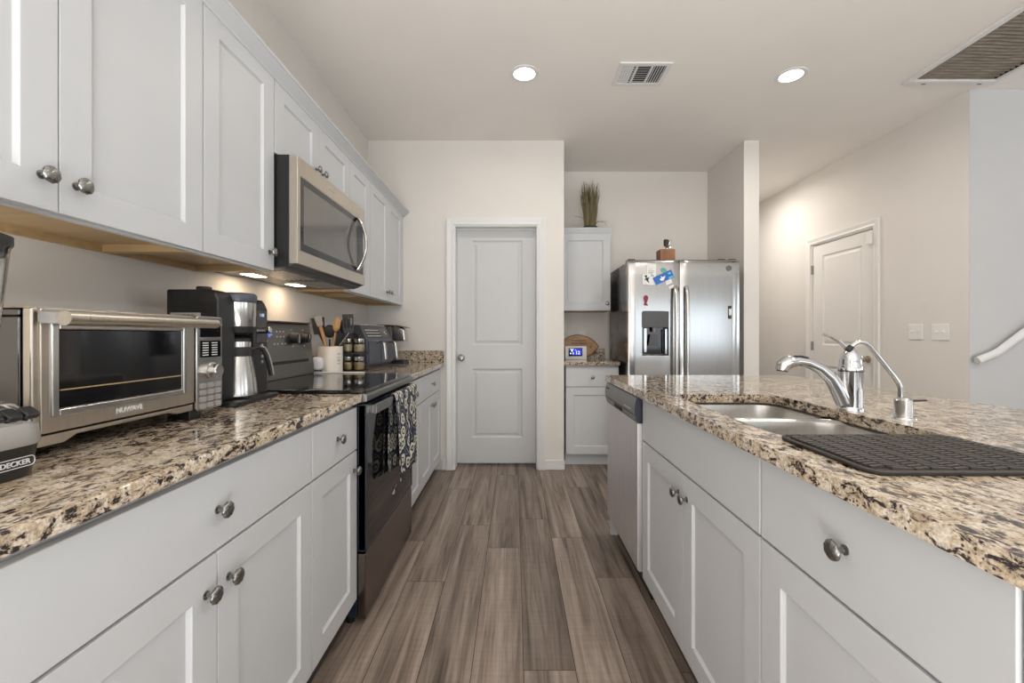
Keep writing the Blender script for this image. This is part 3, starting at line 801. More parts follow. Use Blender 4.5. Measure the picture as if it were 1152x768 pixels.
# coffee maker
cm = thing('coffee_maker', 'black drip coffee maker with steel brew basket beside the range', 'coffee maker', (-.930, 1.362, CT), L90)
CH = .372
b = newbm(); prism(b, rrect(0, .272, -.052, .175, [.01, .01, .03, .03], 5), 0, .014); prism(b, rrect(.085, .20, -.048, .10, .02, 5), .014, .019)
obj('base', b, 'black_plastic', cm, bevel=.003)
b = prism(newbm(), [(.0, .014), (0, CH-.035), (.010, CH-.010), (.032, CH), (.165, CH), (.165, .014)], 0, .082, 'x')
tk = obj('water_tank', b, 'black_plastic', cm, bevel=.006, seg=3)
obj('tank_window', B(-.0012, .003, .030, .150, .05, CH-.055), 'gloss_black', tk)
obj('warning_label', B(-.0020, .0, .055, .150, .246, .298), 'label_grey', tk)
me_ = text_mesh('WARNING', .012, .0003, bold=.0004); o_ = obj('warning_text', me_, 'ink_black', tk, smooth=0, loc=(-.0022, .1025, .288), rot=(PI/2, 0, -PI/2))
b = newbm()
for k_, (a0, a1) in enumerate(((.065, .125), (.068, .142), (.075, .14))): box(b, -.0024, -.0018, a0, a1, .274-.009*k_, .2765-.009*k_)
obj('label_lines', b, 'ink_black', tk)
obj('tank_cap', lathe(newbm(), [(.020, CH-.002), (.022, CH+.006), (.020, CH+.011), (0, CH+.012)], (.035, .07, 0), 24), 'soft_black', cm)
obj('back_column', B(.080, .185, .085, .165, .014, CH-.004), 'soft_black', cm, bevel=.004)
cc = (.128, .022)
obj('brew_basket', lathe(newbm(), [(.0, .256), (.055, .256), (.056, .258), (.056, .338), (.054, .340), (0, .340)], (*cc, 0), 40), 'stainless', cm)
obj('basket_cone', lathe(newbm(), [(.030, .228), (.046, .236), (.053, .2555), (0, .2557)], (*cc, 0), 40), 'soft_black', cm)
obj('basket_lid', lathe(newbm(), [(.0, .3402), (.057, .3402), (.059, .346), (.059, .362), (.052, .370), (0, .372)], (*cc, 0), 40), 'slate_plastic', cm)
b = newbm(); box(b, .125, .150, -.055, .0, .343, .350); obj('basket_lever', b, 'black_plastic', cm, bevel=.002, loc=(.03, .02, 0))
b = prism(newbm(), [(.0, .014), (0, CH-.05), (.012, CH-.022), (.040, CH-.012), (.165, CH-.012), (.165, .014)], .186, .272, 'x')
pn = obj('control_tower', b, 'soft_black', cm, bevel=.006, seg=3)
obj('display', B(.200, .262, -.0010, .002, .20, .318), 'gloss_black', pn)
lettering('clock_digits', '1:08', .017, 'digit_cool', pn, (.232, -.0014, .300))
obj('mode_dial', lathe(newbm(), [(.0115, 0), (.0115, -.028), (.009, -.031), (0, -.031)], (.238, 0, .245), 24, 'y'), 'stainless', pn)
b = newbm()
for k_ in range(4): cyl(b, (.232, -.001, .19-.02*k_), (.232, -.004, .19-.02*k_), .006, n=14)
obj('button', b, 'grey_plastic', pn)
# carafe
cf = thing('coffee_carafe', 'steel thermal carafe with black handle standing in the coffee maker', 'carafe', (-.952, 1.490, CT+.0192), L90)
obj('body', lathe(newbm(), [(0, 0), (.057, 0), (.060, .004), (.060, .012), (.058, .03), (.054, .07), (.047, .112), (.043, .136), (0, .136)], n=40), 'stainless', cf)
obj('collar', lathe(newbm(), [(.0432, .1362), (.0455, .138), (.0455, .165), (.042, .168), (0, .168)], n=40), 'soft_black', cf)
obj('neck', lathe(newbm(), [(.041, .1682), (.041, .186), (.037, .188), (0, .188)], n=40), 'stainless', cf)
obj('lid', lathe(newbm(), [(.037, .1882), (.038, .196), (.02, .203), (0, .203)], n=32), 'soft_black', cf)
b = newbm(); hp = [(.035, -.024, .158), (.052, -.038, .166), (.066, -.048, .160), (.076, -.055, .135), (.083, -.061, .10), (.089, -.065, .062)]
tube(b, hp, [(.010, .007), (.011, .008), (.011, .008), (.011, .007), (.011, .007), (.010, .006)], 14); obj('handle', b, 'soft_black', cf)
b = newbm(); tube(b, [(p[0]+.0045, p[1]-.005, p[2]+.003) for p in hp[1:]], [(.008, .004)]*5, 12); obj('handle_inlay', b, 'grey_plastic', cf)

# ------------------------------------------------------------------ far-left counter
tag(obj('stove_gap_cover', B(-1.150, -.845, 2.434, 2.449, .9148, .9215), 'switch_white', bevel=.002), 'narrow cream strip lying between the cooktop and the far granite worktop', 'strip')
cr = thing('utensil_crock', 'white ceramic crock full of cooking utensils behind the cooktop', 'crock', (-1.105, 2.600, CT))
obj('pot', lathe(newbm(), [(0, 0), (.066, 0), (.070, .003), (.070, .158), (.068, .161), (.065, .158), (.065, .012), (0, .010)], n=44), 'cream_ceramic', cr)
b = newbm()
for k_, (zz, hh) in enumerate(((.112, .010), (.092, .008), (.074, .011), (.056, .008))):
    for q_ in range(3):
        a_ = -.35-.10*q_; p = V(.0702*math.cos(a_), .0702*math.sin(a_), zz)
        tube(b, [p, p+V(0, 0, hh-.003*(q_ % 2))], .0012, 6)
obj('lettering', b, 'ink_black', cr)
# small white canister
cn = thing('canister', 'small white rounded canister on a dark foot beside the utensil crock', 'canister', (-1.128, 2.479, CT))
obj('foot', lathe(newbm(), [(0, 0), (.027, 0), (.027, .018), (.022, .030), (0, .030)], n=28), 'soft_black', cn)
obj('body', lathe(newbm(), [(.024, .0302), (.033, .040), (.035, .062), (.034, .085), (.027, .098), (.012, .104), (0, .105)], n=32), 'white_ceramic', cn)
# utensils standing in the crock
UG = 'utensils in the white crock'
def utensil(name, label, base, head, build):
    K = 1.0256; base = (base[0]*K, base[1]*K, base[2]); head = (head[0]*K, head[1]*K, CAMZ+(head[2]-CAMZ)*K)
    bx_, hx_ = Vector(base), Vector(head)
    t_ = thing(name, label, 'utensil', base, 0, UG)
    build(t_, hx_-bx_); return t_
def flat(b, c, d, w0, w1, ln, th, nrm=None, holes=0):
    """blade: starts at c, direction d, widths w0->w1, facing the camera"""
    d = d.normalized(); n_ = V(0.25, -1, 0.05) if nrm is None else nrm; s = d.cross(n_).normalized(); f = s.cross(d).normalized()
    def slab(u0, u1, a0, a1, b0, b1):
        P = [c+d*u0+s*a0, c+d*u0+s*a1, c+d*u1+s*b1, c+d*u1+s*b0]
        lo = [b.verts.new(p-f*th/2) for p in P]; hi = [b.verts.new(p+f*th/2) for p in P]
        b.faces.new(lo); b.faces.new(hi[::-1])
        for k in range(4): b.faces.new((lo[k], lo[(k+1) % 4], hi[(k+1) % 4], hi[k]))
    if not holes: slab(0, ln, -w0/2, w0/2, -w1/2, w1/2)
    else:
        slab(0, ln*.28, -w0/2, w0/2, -w1/2, w1/2); slab(ln*.82, ln, -w1/2, w1/2, -w1/2, w1/2)
        k2 = 2*holes+1; ww = w1/k2
        for k in range(0, k2, 2): slab(ln*.28, ln*.82, -w1/2+ww*k, -w1/2+ww*(k+1), -w1/2+ww*k, -w1/2+ww*(k+1))
    bmesh.ops.recalc_face_normals(b, faces=b.faces); return b
def handle_to(t_, v, mat, r0, r1, frac=1.0, name='handle'):
    b = newbm(); tube(b, [V(0, 0, 0), v*frac*.5, v*frac], [r0, (r0+r1)/2, r1], 10); return obj(name, b, mat, t_)
def spoonhead(t_, v, rw, rl, mat, name='bowl'):
    b = newbm(); d = v.normalized(); n_ = V(.25, -1, .1); s = d.cross(n_).normalized(); f = s.cross(d).normalized()
    c0 = v; rings = []
    for j in range(9):
        ph = PI*j/8; ring = []
        for k in range(20):
            a = 2*PI*k/20
            ring.append(b.verts.new(c0 - d*rl*math.cos(ph) + s*rw*math.sin(ph)*math.cos(a) + f*(.008*math.sin(ph)*math.sin(a)+.006*math.sin(ph))))
        rings.append(ring)
    for r0, r1 in zip(rings, rings[1:]):
        for k in range(20): b.faces.new((r0[k], r0[(k+1) % 20], r1[(k+1) % 20], r1[k]))
    bmesh.ops.remove_doubles(b, verts=b.verts, dist=1e-5); bmesh.ops.recalc_face_normals(b, faces=b.faces)
    obj(name, b, mat, t_)
ZB = CT+.014
def w_spoon(t_, v): handle_to(t_, v, 'spoon_wood', .005, .006, .82); spoonhead(t_, v, .021, .046, 'spoon_wood')
utensil('wooden_spoon', 'pale wooden spoon, the tallest in the crock middle', (-1.085, 2.530, ZB), (-1.024, 2.50, 1.190), w_spoon)
def bk_spoon(t_, v): handle_to(t_, v, 'soft_black', .006, .005, .8); spoonhead(t_, v, .034, .040, 'soft_black')
utensil('ladle', 'round black ladle in the crock, left of the wooden spoon', (-1.090, 2.56, ZB), (-1.082, 2.535, 1.150), bk_spoon)
def bk_spoon2(t_, v): handle_to(t_, v, 'soft_black', .006, .005, .8); spoonhead(t_, v, .027, .052, 'soft_black')
utensil('serving_spoon', 'black serving spoon in the crock, directly behind the wooden spoon', (-1.052, 2.56, ZB), (-1.002, 2.56, 1.185), bk_spoon2)
def turner(t_, v):
    handle_to(t_, v, 'stainless', .0045, .0035, 1.0); obj('blade', flat(newbm(), v*.98, V(-.05, 0, 1), .052, .062, .115, .003, V(.45, -1, .0), 3), 'soft_black', t_)
utensil('slotted_turner', 'slotted black turner leaning out of the crock to the right', (-1.132, 2.530, ZB), (-.965, 2.53, 1.142), turner)
def brush(t_, v):
    handle_to(t_, v, 'spoon_wood', .007, .011, 1.0); obj('head', flat(newbm(), v*1.0, v, .034, .046, .062, .014), 'grey_plastic', t_, bevel=.004)
utensil('basting_brush', 'wooden-handled brush with pale grey head in the crock, second from left', (-1.052, 2.515, ZB), (-1.128, 2.52, 1.180), brush)
def bturner(t_, v):
    handle_to(t_, v, 'soft_black', .006, .006, 1.0); obj('blade', flat(newbm(), v*.97, V(-.12, 0, 1), .060, .075, .100, .005, V(.3, -1, 0)), 'soft_black', t_, bevel=.001)
utensil('spatula', 'broad solid black spatula leaning left, leftmost in the crock', (-1.045, 2.562, ZB), (-1.150, 2.55, 1.140), bturner)

# spice rack
sr = thing('spice_rack', 'black two-tier spice carousel between the crock and air fryer', 'rack', (-.985, 2.705, CT))
b = newbm(); lathe(b, [(0, 0), (.075, 0), (.075, .012), (0, .012)], n=36)
obj('base', b, 'soft_black', sr)
obj('shelf', lathe(newbm(), [(0, .112), (.075, .112), (.075, .122), (0, .122)], n=36), 'soft_black', sr)
obj('column', B(-.016, .016, -.016, .016, .012, .235), 'soft_black', sr)
obj('top', lathe(newbm(), [(0, .2352), (.03, .2352), (.03, .243), (0, .243)], n=30), 'soft_black', sr)
def spice_jar(x, y, z, label, cont):
    t_ = thing('spice_jar', label, 'jar', (x, y, z), 0, 'spice jars in the carousel')
    obj('glass', lathe(newbm(), [(0, 0), (.026, 0), (.032, .006), (.034, .03), (.032, .052), (.025, .060), (0, .060)], n=28), 'jar_glass', t_)
    obj('contents', lathe(newbm(), [(0, .003), (.024, .003), (.029, .008), (.031, .03), (.029, .048), (0, .050)], n=24), cont, t_)
    obj('lid', lathe(newbm(), [(0, .0602), (.027, .0602), (.028, .063), (.028, .082), (.026, .084), (0, .084)], n=28), 'stainless', t_)
for zz, nm, cont in ((CT+.0125, 'lower', 'spice'), (CT+.1225, 'upper', 'spice_pale')):
    spice_jar(-.955, 2.665, zz, 'silver-lidded spice jar on the %s tier, fully in view' % nm, cont)
    spice_jar(-1.028, 2.685, zz, 'silver-lidded spice jar on the %s tier, half behind the crock' % nm, cont)

# air fryer
af = thing('air_fryer', 'slate grey dual-basket air fryer on the far granite worktop', 'air fryer', (-.985, 2.905, CT), L90-.16)
AW, AD, AH = .375, .235, .300
b = prism(newbm(), [(.012, .018), (0, .03), (.004, .20), (.050, .288), (.064, AH-.006), (AD, AH-.006), (AD, .018)], 0, AW, 'x')
ab = obj('body', b, 'slate_plastic', af, bevel=.012, seg=4)
obj('base', B(.006, AW-.006, .016, AD-.006, 0, .019), 'black_plastic', af, bevel=.004)
obj('top_rim', B(.004, AW-.004, .058, AD, AH-.0058, AH+.002), 'stainless', af, bevel=.002)
def slope_y(z): return .004+(z-.20)*(.046/.088)
b = newbm(); prism(b, [(slope_y(.205)-.001, .205), (slope_y(.282)-.001, .282), (slope_y(.282)+.006, .282), (slope_y(.205)+.006, .205)], .012, AW-.012, 'x')
pnl = obj('control_panel', b, 'gloss_black', ab)
b = newbm()
for i in range(9):
    for j in range(3):
        z = .222+.020*j; y = slope_y(z)-.0022; box(b, .03+.022*i, .043+.022*i, y, y+.002, z-.0035, z+.0035)
obj('panel_icons', b, 'icon_white', pnl)
b = newbm(); prism(b, [(slope_y(.210)-.0016, .210), (slope_y(.278)-.0016, .278), (slope_y(.278), .278), (slope_y(.210), .210)], .235, AW-.025, 'x'); obj('display', b, 'dark_steel', pnl)
b = newbm(); y = slope_y(.24)-.003; box(b, .285, .300, y, y+.002, .243, .256); box(b, .304, .322, y-.002, y+.002, .232, .240); obj('display_icons', b, 'icon_white', pnl)
for x0 in (.012, AW/2+.004):
    x1 = x0+AW/2-.016
    bk = obj('basket', prism(newbm(), rrect(x0, x1, .034, .192, .010, 4), -.006, .01, 'y'), 'slate_plastic', af, bevel=.004)
    xm = (x0+x1)/2+.02
    b = newbm(); tube(b, [(xm, -.004, .176), (xm, -.045, .180), (xm, -.062, .172), (xm, -.070, .12), (xm, -.076, .062)], [(.012, .008), (.013, .008), (.013, .009), (.013, .008), (.012, .006)], 12)
    obj('handle', b, 'stainless', bk)

# pod coffee machine
pm = thing('pod_coffee_machine', 'slim coffee pod machine with silver head by the far wall', 'coffee maker', (-.885, 3.445, CT), L90)
b = newbm(); prism(b, rrect(0, .125, -.02, .26, .015, 4), 0, .022); obj('drip_base', b, 'navy_black', pm, bevel=.003)
b = prism(newbm(), [(.085, .022), (.085, .17), (.10, .30), (.26, .30), (.26, .022)], .004, .121, 'x'); obj('tower', b, 'dark_grey_plastic', pm, bevel=.008, seg=3)
b = prism(newbm(), [(-.012, .180), (-.004, .275), (.03, .292), (.102, .296), (.10, .18)], .010, .115, 'x'); obj('brew_head', b, 'stainless', pm, bevel=.010, seg=3)
b = prism(newbm(), [(-.030, .284), (-.026, .290), (.05, .308), (.20, .314), (.24, .302), (.09, .300)], .003, .122, 'x'); obj('lid_handle', b, 'dark_steel', pm, bevel=.003)
obj('drip_tray', prism(newbm(), rrect(.012, .113, -.014, .075, .012, 4), .0222, .030), 'black_plastic', pm, bevel=.002)

# ------------------------------------------------------------------ dishwasher
dw = thing('dishwasher', 'stainless dishwasher with dark control strip at the island end', 'dishwasher', (.522, 2.4475, 0), R90)
DWW = .605
obj('tub', B(.006, DWW-.006, .035, .60, .10, .866), 'soft_black', dw)
obj('toe_panel', B(.006, DWW-.006, .06, .10, 0, .10), 'soft_black', dw)
dp = obj('door', prism(newbm(), [(.010, .118), (0, .128), (0, .752), (.034, .752), (.034, .118)], .006, DWW-.004, 'x'), 'dish_steel', dw, bevel=.003)
prof = [(.034, .752), (.002, .752), (-.006, .762), (-.012, .790), (-.013, .815), (-.008, .845), (-.001, .862), (.034, .862)]
cpn = obj('control_panel', prism(newbm(), prof, .004, DWW-.003, 'x'), 'dw_panel', dw, bevel=.002)
obj('end_cap', prism(newbm(), [(p[0], p[1]) for p in prof], DWW-.0028, DWW+.0005, 'x'), 'navy_black', cpn)
obj('handle_pocket', B(.215, .375, -.0105, -.004, .762, .783), 'duct_black', cpn, bevel=.004)
b = newbm(); box(b, .02, DWW-.02, -.0134, -.011, .7865, .7885); obj('seam', b, 'duct_black', cpn)
obj('brand_mark', B(.035, .095, -.0118, -.009, .834, .841), 'ink_black', cpn)
b = newbm()
for k_ in range(7): box(b, .43+.017*k_, .439+.017*k_, -.0137, -.012, .803, .806)
obj('panel_icons', b, 'icon_white', cpn)

# ------------------------------------------------------------------ refrigerator
FY = 3.53
fx0, fx1 = .926, 1.838
fr = thing('refrigerator', 'tall stainless side-by-side refrigerator with water dispenser', 'refrigerator', (fx0, FY, 0))
FW = fx1-fx0; FH = 1.745; SPL = .418
obj('body', B(.004, FW-.004, .078, .72, .02, FH-.012), 'dark_steel', fr, bevel=.004)
obj('kick_grille', B(.01, FW-.01, .05, .09, .0, .05), 'soft_black', fr)
def bow(x): return .004*(1-(1-((x/FW)*2-1)**2))    # shallow convex front across both doors
def bowed(x0, x1, z0, z1, depth, cut=None):
    b = newbm(); NXX = 14; zs = [z0, z0+.004, z0+.012] + [z0+(z1-z0)*k/12 for k in range(1, 12)] + [z1-.035, z1-.018, z1-.007, z1]
    if cut: zs = sorted(set(zs) | {cut[2], cut[3]})
    xs = [x0+(x1-x0)*k/NXX for k in range(NXX+1)]
    if cut: xs = sorted(set([x for x in xs if not any(abs(x-c) < .008 for c in cut[:2])]) | {cut[0], cut[1]})
    def yf(x, z):
        e = min(x-x0, x1-x); yy = bow(x)
        if e < .012: yy += .010*(1-math.sqrt(max(0, 1-(1-e/.012)**2)))
        tz = z1-z
        if tz < .035: yy += .020*(1-math.sqrt(max(0, 1-(1-tz/.035)**2)))
        if z-z0 < .012: yy += .008*(1-math.sqrt(max(0, 1-(1-(z-z0)/.012)**2)))
        return yy
    g = [[b.verts.new((x, yf(x, z), z)) for x in xs] for z in zs]
    for j in range(len(zs)-1):
        for i in range(len(xs)-1):
            if cut and cut[0]-1e-6 <= xs[i] and xs[i+1] <= cut[1]+1e-6 and cut[2]-1e-6 <= zs[j] and zs[j+1] <= cut[3]+1e-6: continue
            b.faces.new((g[j][i], g[j][i+1], g[j+1][i+1], g[j+1][i]))
    r = bmesh.ops.extrude_edge_only(b, edges=[e for e in b.edges if len(e.link_faces) == 1])
    for v_ in r['geom']:
        if isinstance(v_, bmesh.types.BMVert): v_.co.y = depth
    if not cut:
        bmesh.ops.contextual_create(b, geom=[e for e in b.edges if len(e.link_faces) == 1])
    bmesh.ops.recalc_face_normals(b, faces=b.faces)
    return b
def fpx(px): return (px-579)*FY/488-fx0
def fpz(py): return CAMZ-(py-377)*FY/488
cut = (fpx(722.5), fpx(752.5), fpz(400.5), fpz(350))
ld = obj('door', bowed(.002, SPL-.003, .055, FH, .072, cut), 'fridge_steel', fr, smooth=40)
rd = obj('door', bowed(SPL+.003, FW-.002, .055, FH, .072), 'fridge_steel', fr, smooth=40)
# dispenser
c0, c1, c2, c3 = cut
b = newbm(); ybk = .066
box(b, c0, c1, ybk, ybk+.004, c2, c3); box(b, c0, c0+.008, .012, ybk, c2, c3); box(b, c1-.008, c1, .012, ybk, c2, c3); box(b, c0+.008, c1-.008, .012, ybk, c2, c2+.012)
dsp = obj('dispenser', b, 'gloss_black', ld)
obj('dispenser_panel', prism(newbm(), rrect(c0-.004, c1+.004, fpz(368), c3+.004, [.02, .02, 0, 0], 4), -.0035+bow(c0)*0+.004, .05, 'y'), 'dark_grey_plastic', ld, bevel=.002)
obj('dispenser_display', B(fpx(729.7), fpx(746), .0015, .006, fpz(361), fpz(354)), 'grey_plastic', ld)
obj('dispenser_screen', B(fpx(734), fpx(741.5), .0008, .004, fpz(359.6), fpz(355.5)), 'gloss_black', ld)
b = newbm()
for k_ in range(6): box(b, fpx(726+4*k_), fpx(728+4*k_), .003, .006, fpz(365.2), fpz(364))
obj('dispenser_icons', b, 'icon_white', ld)
b = newbm(); box(b, fpx(725), fpx(727.5), .006, .022, fpz(396), fpz(369.5)); box(b, fpx(749), fpx(750.5), .008, .022, fpz(398), fpz(370)); obj('dispenser_rail', b, 'chrome', ld)
b = newbm(); prism(b, [(fpx(731), fpz(389)), (fpx(743), fpz(389)), (fpx(741), fpz(376)), (fpx(733), fpz(376))], .030, .04, 'y'); obj('dispenser_paddle', b, 'dark_grey_plastic', ld)
b = newbm(); cyl(b, (fpx(737), .03, fpz(368)), (fpx(737), .03, fpz(373)), .016, .012); obj('dispenser_spout', b, 'grey_plastic', ld)
b = newbm(); box(b, c0-.004, c1+.004, -.001+.004, .05, c2-.006, c2+.004); obj('dispenser_sill', b, 'nickel', ld, bevel=.001)
for x, d_ in ((SPL-.045, ld), (SPL+.045, rd)):
    pts = [(x, bow(x)+.004, 1.512), (x, -.018, 1.520), (x, -.040, 1.495), (x, -.050, 1.40), (x, -.054, 1.15), (x, -.054, .95), (x, -.050, .72), (x, -.040, .62), (x, -.018, .598), (x, bow(x)+.004, .606)]
    obj('handle', tube(newbm(), pts, [(.015, .011)]*len(pts), 16), 'stainless', d_)
for x in (.035, FW-.05, FW-.14): obj('hinge_cap', B(x-.03, x+.03, .03, .12, FH-.012, FH+.008), 'black_plastic', fr, bevel=.004)
obj('side_sticker', B(.0025, .006, .082, .105, fpz(308), fpz(299)), 'sticker_orange', fr)

# papers and magnets on the freezer door
def on_fridge(name, label, cat, px0, px1, py0, py1, mat, ang=0, dy=0.0, th=.0012, poly=None, group='papers and magnets on the refrigerator'):
    xc, zc = (fpx(px0)+fpx(px1))/2, (fpz(py0)+fpz(py1))/2; w, h_ = abs(fpx(px1)-fpx(px0)), abs(fpz(py1)-fpz(py0))
    y = bow(xc)-.0016-dy
    p = poly(w, h_) if poly else [(-w/2, -h_/2), (w/2, -h_/2), (w/2, h_/2), (-w/2, h_/2)]
    b = prism(newbm(), p, -th/2, th/2, 'y')
    slope = math.atan2(bow(xc+.02)-bow(xc-.02), .04)
    o = obj(name, b, mat, loc=(fx0+xc, FY+y, zc), rot=(0, -ang, slope), smooth=40)
    return tag(o, label, cat, group), w, h_
o, w, h_ = on_fridge('paper_note', 'tall white paper slip at the top of the freezer door', 'paper', 728, 738, 297, 320.5, 'paper_white')
b = newbm()
for k_ in range(7): box(b, -w*.38, w*(.30-.1*(k_ % 3)), -.0009, -.0005, h_*.40-.014*k_, h_*.40-.012*k_)
obj('print_lines', b, 'label_grey', o)
o, w, h_ = on_fridge('photo_card', 'small white card with a black picture, left of the blue card', 'card', 723, 732, 308, 320, 'paper_white', 0, .0018)
b = newbm(); prism(b, [(-w*.3, h_*.35), (w*.05, h_*.38), (w*.0, h_*.12), (w*.32, h_*.2), (w*.18, -h_*.1), (w*.34, -h_*.38), (w*.05, -h_*.22), (-w*.1, -h_*.05), (-w*.34, -h_*.12), (-w*.12, h_*.1)], -.0010, -.0006, 'y')
obj('picture', b, 'ink_black', o)
o, w, h_ = on_fridge('loyalty_card', 'bright blue card with pale marks tilted on the freezer door', 'card', 735, 757.5, 307.4, 316.6, 'card_blue', .43, .0042)
b = newbm(); prism(b, [(-w*.18, -h_*.28), (-w*.06, -h_*.35), (w*.05, -h_*.1), (w*.12, h_*.12), (-w*.02, h_*.05), (-w*.10, h_*.30), (-w*.12, 0), (-w*.22, h_*.05)], -.0012, -.0006, 'y'); obj('pale_mark', b, 'paper_white', o)
b = newbm(); box(b, w*.22, w*.46, -.0012, -.0006, -h_*.45, -h_*.25); box(b, w*.28, w*.42, -.0012, -.0006, h_*.05, h_*.3); obj('pale_band', b, 'card_cyan', o)
on_fridge('magnet', 'green oval magnet peeking out above the blue card', 'magnet', 743, 750, 301.5, 306.5, 'magnet_green', -.5, .0018, .003, lambda w, h: [(w/2*math.cos(a), h/2*math.sin(a)) for a in [2*PI*k/20 for k in range(20)]])
on_fridge('paper_scrap', 'small white scrap hanging just below the blue card', 'paper', 748.5, 755.5, 313.5, 319.5, 'paper_white', .38, .0018)
on_fridge('paper_scrap', 'tiny white strip, lowest of the papers on the freezer door', 'paper', 752, 759, 321, 324, 'paper_white', .4, .0005)
on_fridge('magnet', 'dark red spoon-shaped magnet above the water dispenser', 'magnet', 723.7, 729, 332, 343.5, 'magnet_red', -.05, .002, .005,
          lambda w, h: [(w*.5*math.cos(a), h*.22+h*.28*math.sin(a)) for a in [PI*k/10 for k in range(-1, 12)]]+[(-w*.22, -h*.2), (-w*.35, -h*.5), (w*.5, -h*.5), (w*.45, -h*.36), (w*.2, -h*.3)])
on_fridge('magnet', 'small round dark badge near the top right corner of the refrigerator', 'magnet', 817, 823, 298.5, 304.5, 'dark_steel', 0, .001, .005, lambda w, h: [(w/2*math.cos(a), h/2*math.sin(a)) for a in [2*PI*k/20 for k in range(20)]])
o, w, h_ = on_fridge('magnet', 'slim black and white bar magnet on the right refrigerator door', 'magnet', 819.5, 822.8, 344, 358.5, 'ink_black', 0, .002, .005)
obj('white_band', B(-w*.42, w*.42, -.0042, -.002, -h_*.22, h_*.28), 'paper_white', o)

# wooden box with a small chrome ornament on top of the refrigerator
bxx, byy = 1.275, 3.665
tag(obj('wooden_block', B(-.062, .062, -.055, .055, 0, .112), 'brown_wood', bevel=.003, loc=(bxx, byy, FH-.012)), 'brown wooden block box standing on top of the refrigerator', 'box')
orn = thing('ornament', 'small chrome and black ornament on the wooden block', 'ornament', (bxx+.012, byy, FH+.100))
obj('stem', lathe(newbm(), [(0, 0), (.024, 0), (.024, .006), (.012, .012), (.016, .030), (.022, .036), (0, .036)], n=24), 'chrome', orn)
obj('barrel', lathe(newbm(), [(0, .0362), (.020, .0362), (.020, .085), (.016, .090), (0, .090)], (-.008, 0, 0), 24), 'soft_black', orn)
b = newbm(); tube(b, [(.010, -.004, .040), (.018, -.008, .06), (.016, -.008, .078), (.034, -.008, .086)], [.006, .007, .007, .004], 12); tube(b, [(.018, -.006, .020), (.032, -.006, .026), (.036, -.006, .012)], .0045, 10)
obj('arm', b, 'chrome', orn)

# grass plant on the nook cabinet
gp = thing('potted_grass', 'tall dry ornamental grass in a low black pot on the wall cabinet', 'plant', (.722, 4.15, 2.1165))
obj('pot', lathe(newbm(), [(0, 0), (.062, 0), (.070, .006), (.071, .040), (.066, .046), (.060, .040), (.055, .030), (0, .030)], n=32), 'soft_black', gp)
b = newbm()
for k_ in range(190):
    a = rnd.random()*2*PI; r0 = .052*math.sqrt(rnd.random()); h_ = .31+.15*rnd.random(); sp = .05+.42*rnd.random()
    p0 = V(r0*math.cos(a), r0*math.sin(a), .03); out = V(math.cos(a), math.sin(a), 0)*(.075*sp+r0*.35)
    wv = V(rnd.uniform(-.01, .01), rnd.uniform(-.01, .01), 0)
    tube(b, [p0, p0+out*.35+wv+V(0, 0, h_*.4), p0+out*.75-wv+V(0, 0, h_*.75), p0+out*1.05+V(0, 0, h_)], [.0022, .0024, .0018, .0004], 5)
for (dx, dy, dz, ln) in ((-.14, -.02, .11, 1), (.14, -.05, .055, 1), (.13, -.14, -.04, 1), (.07, -.08, .30, 1)):
    p0 = V(.02*(1 if dx > 0 else -1), 0, .03)
    tube(b, [p0, p0+V(dx*.35, dy*.35, max(.06, dz*.9)), p0+V(dx*.75, dy*.75, max(dz*.95+.01, .02) if dz > 0 else .03), p0+V(dx, dy, dz)], [.002, .002, .0018, .0005], 5)
obj('grass_blades', b, 'grass', gp)

# clock, football board, outlet
ck = thing('digital_clock', 'white framed digital clock with blue lit screen on the nook worktop', 'clock', (.576, 4.085, CT+.0002))
cb_ = obj('case', prism(newbm(), rrect(-.100, .100, .0, .124, .006, 4), -.010, .014, 'y'), 'white_plastic', ck, bevel=.003)
obj('stand', B(-.05, .05, .014, .06, 0, .006), 'soft_black', ck)
obj('bezel', B(-.070, .060, -.0112, -.009, .030, .108), 'gloss_black', cb_)
obj('screen', B(-.036, .052, -.0122, -.010, .040, .100), 'screen_blue', cb_)
lettering('digits', '12', .044, 'digit_white', cb_, (.016, -.0128, .062), bold=.0006)
b = newbm(); cyl(b, (-.038, -.0118, .082), (-.038, -.0128, .082), .009); box(b, -.056, -.044, -.0122, -.0112, .050, .062); box(b, -.030, -.022, -.0128, -.0118, .048, .066); box(b, -.058, -.02, -.0122, -.0112, .094, .098); box(b, -.008, .0, -.0128, -.0118, .086, .092)
obj('screen_icons', b, 'digit_white', cb_)
fb = thing('football_board', 'wooden football-shaped board with burnt lettering leaning on the nook wall', 'board', (.628, 4.268, CT))
def lens(w, h_, n=22):
    up = [(-w+2*w*k/n, h_*(1-((-w+2*w*k/n)/w)**2)**.80) for k in range(n+1)]
    return up+[(x, -z) for x, z in up[-2:0:-1]]
RT = (-.14, 0, 0)
bo = obj('plank', prism(newbm(), [(x, z+.117) for x, z in lens(.200, .117)], 0, .016, 'y'), 'board_wood', fb, bevel=.002, rot=RT)
ln_ = [(x, -.0004, z+.117) for x, z in lens(.199, .1155)]
obj('burnt_rim', tube(newbm(), ln_+[ln_[0]], .0032, 6), 'board_rim', bo)
b = newbm(); rr = random.Random(3)          # two lines of burnt lettering, too worn to read
for z, x0, x1 in ((.175, -.062, .078), (.147, -.064, .080)):
    x = x0
    while x < x1:
        w_ = rr.uniform(.007, .011); box(b, x, x+.003, -.001, .0002, z-.009, z+.009); box(b, x, x+w_, -.001, .0002, z+(.006 if rr.random() < .5 else -.002), z+(.009 if rr.random() < .5 else .006)); 
        if rr.random() < .6: box(b, x+w_-.003, x+w_, -.001, .0002, z-.009, z+.006)
        x += w_+.0035
obj('burnt_text', b, 'board_rim', bo)
b = newbm()
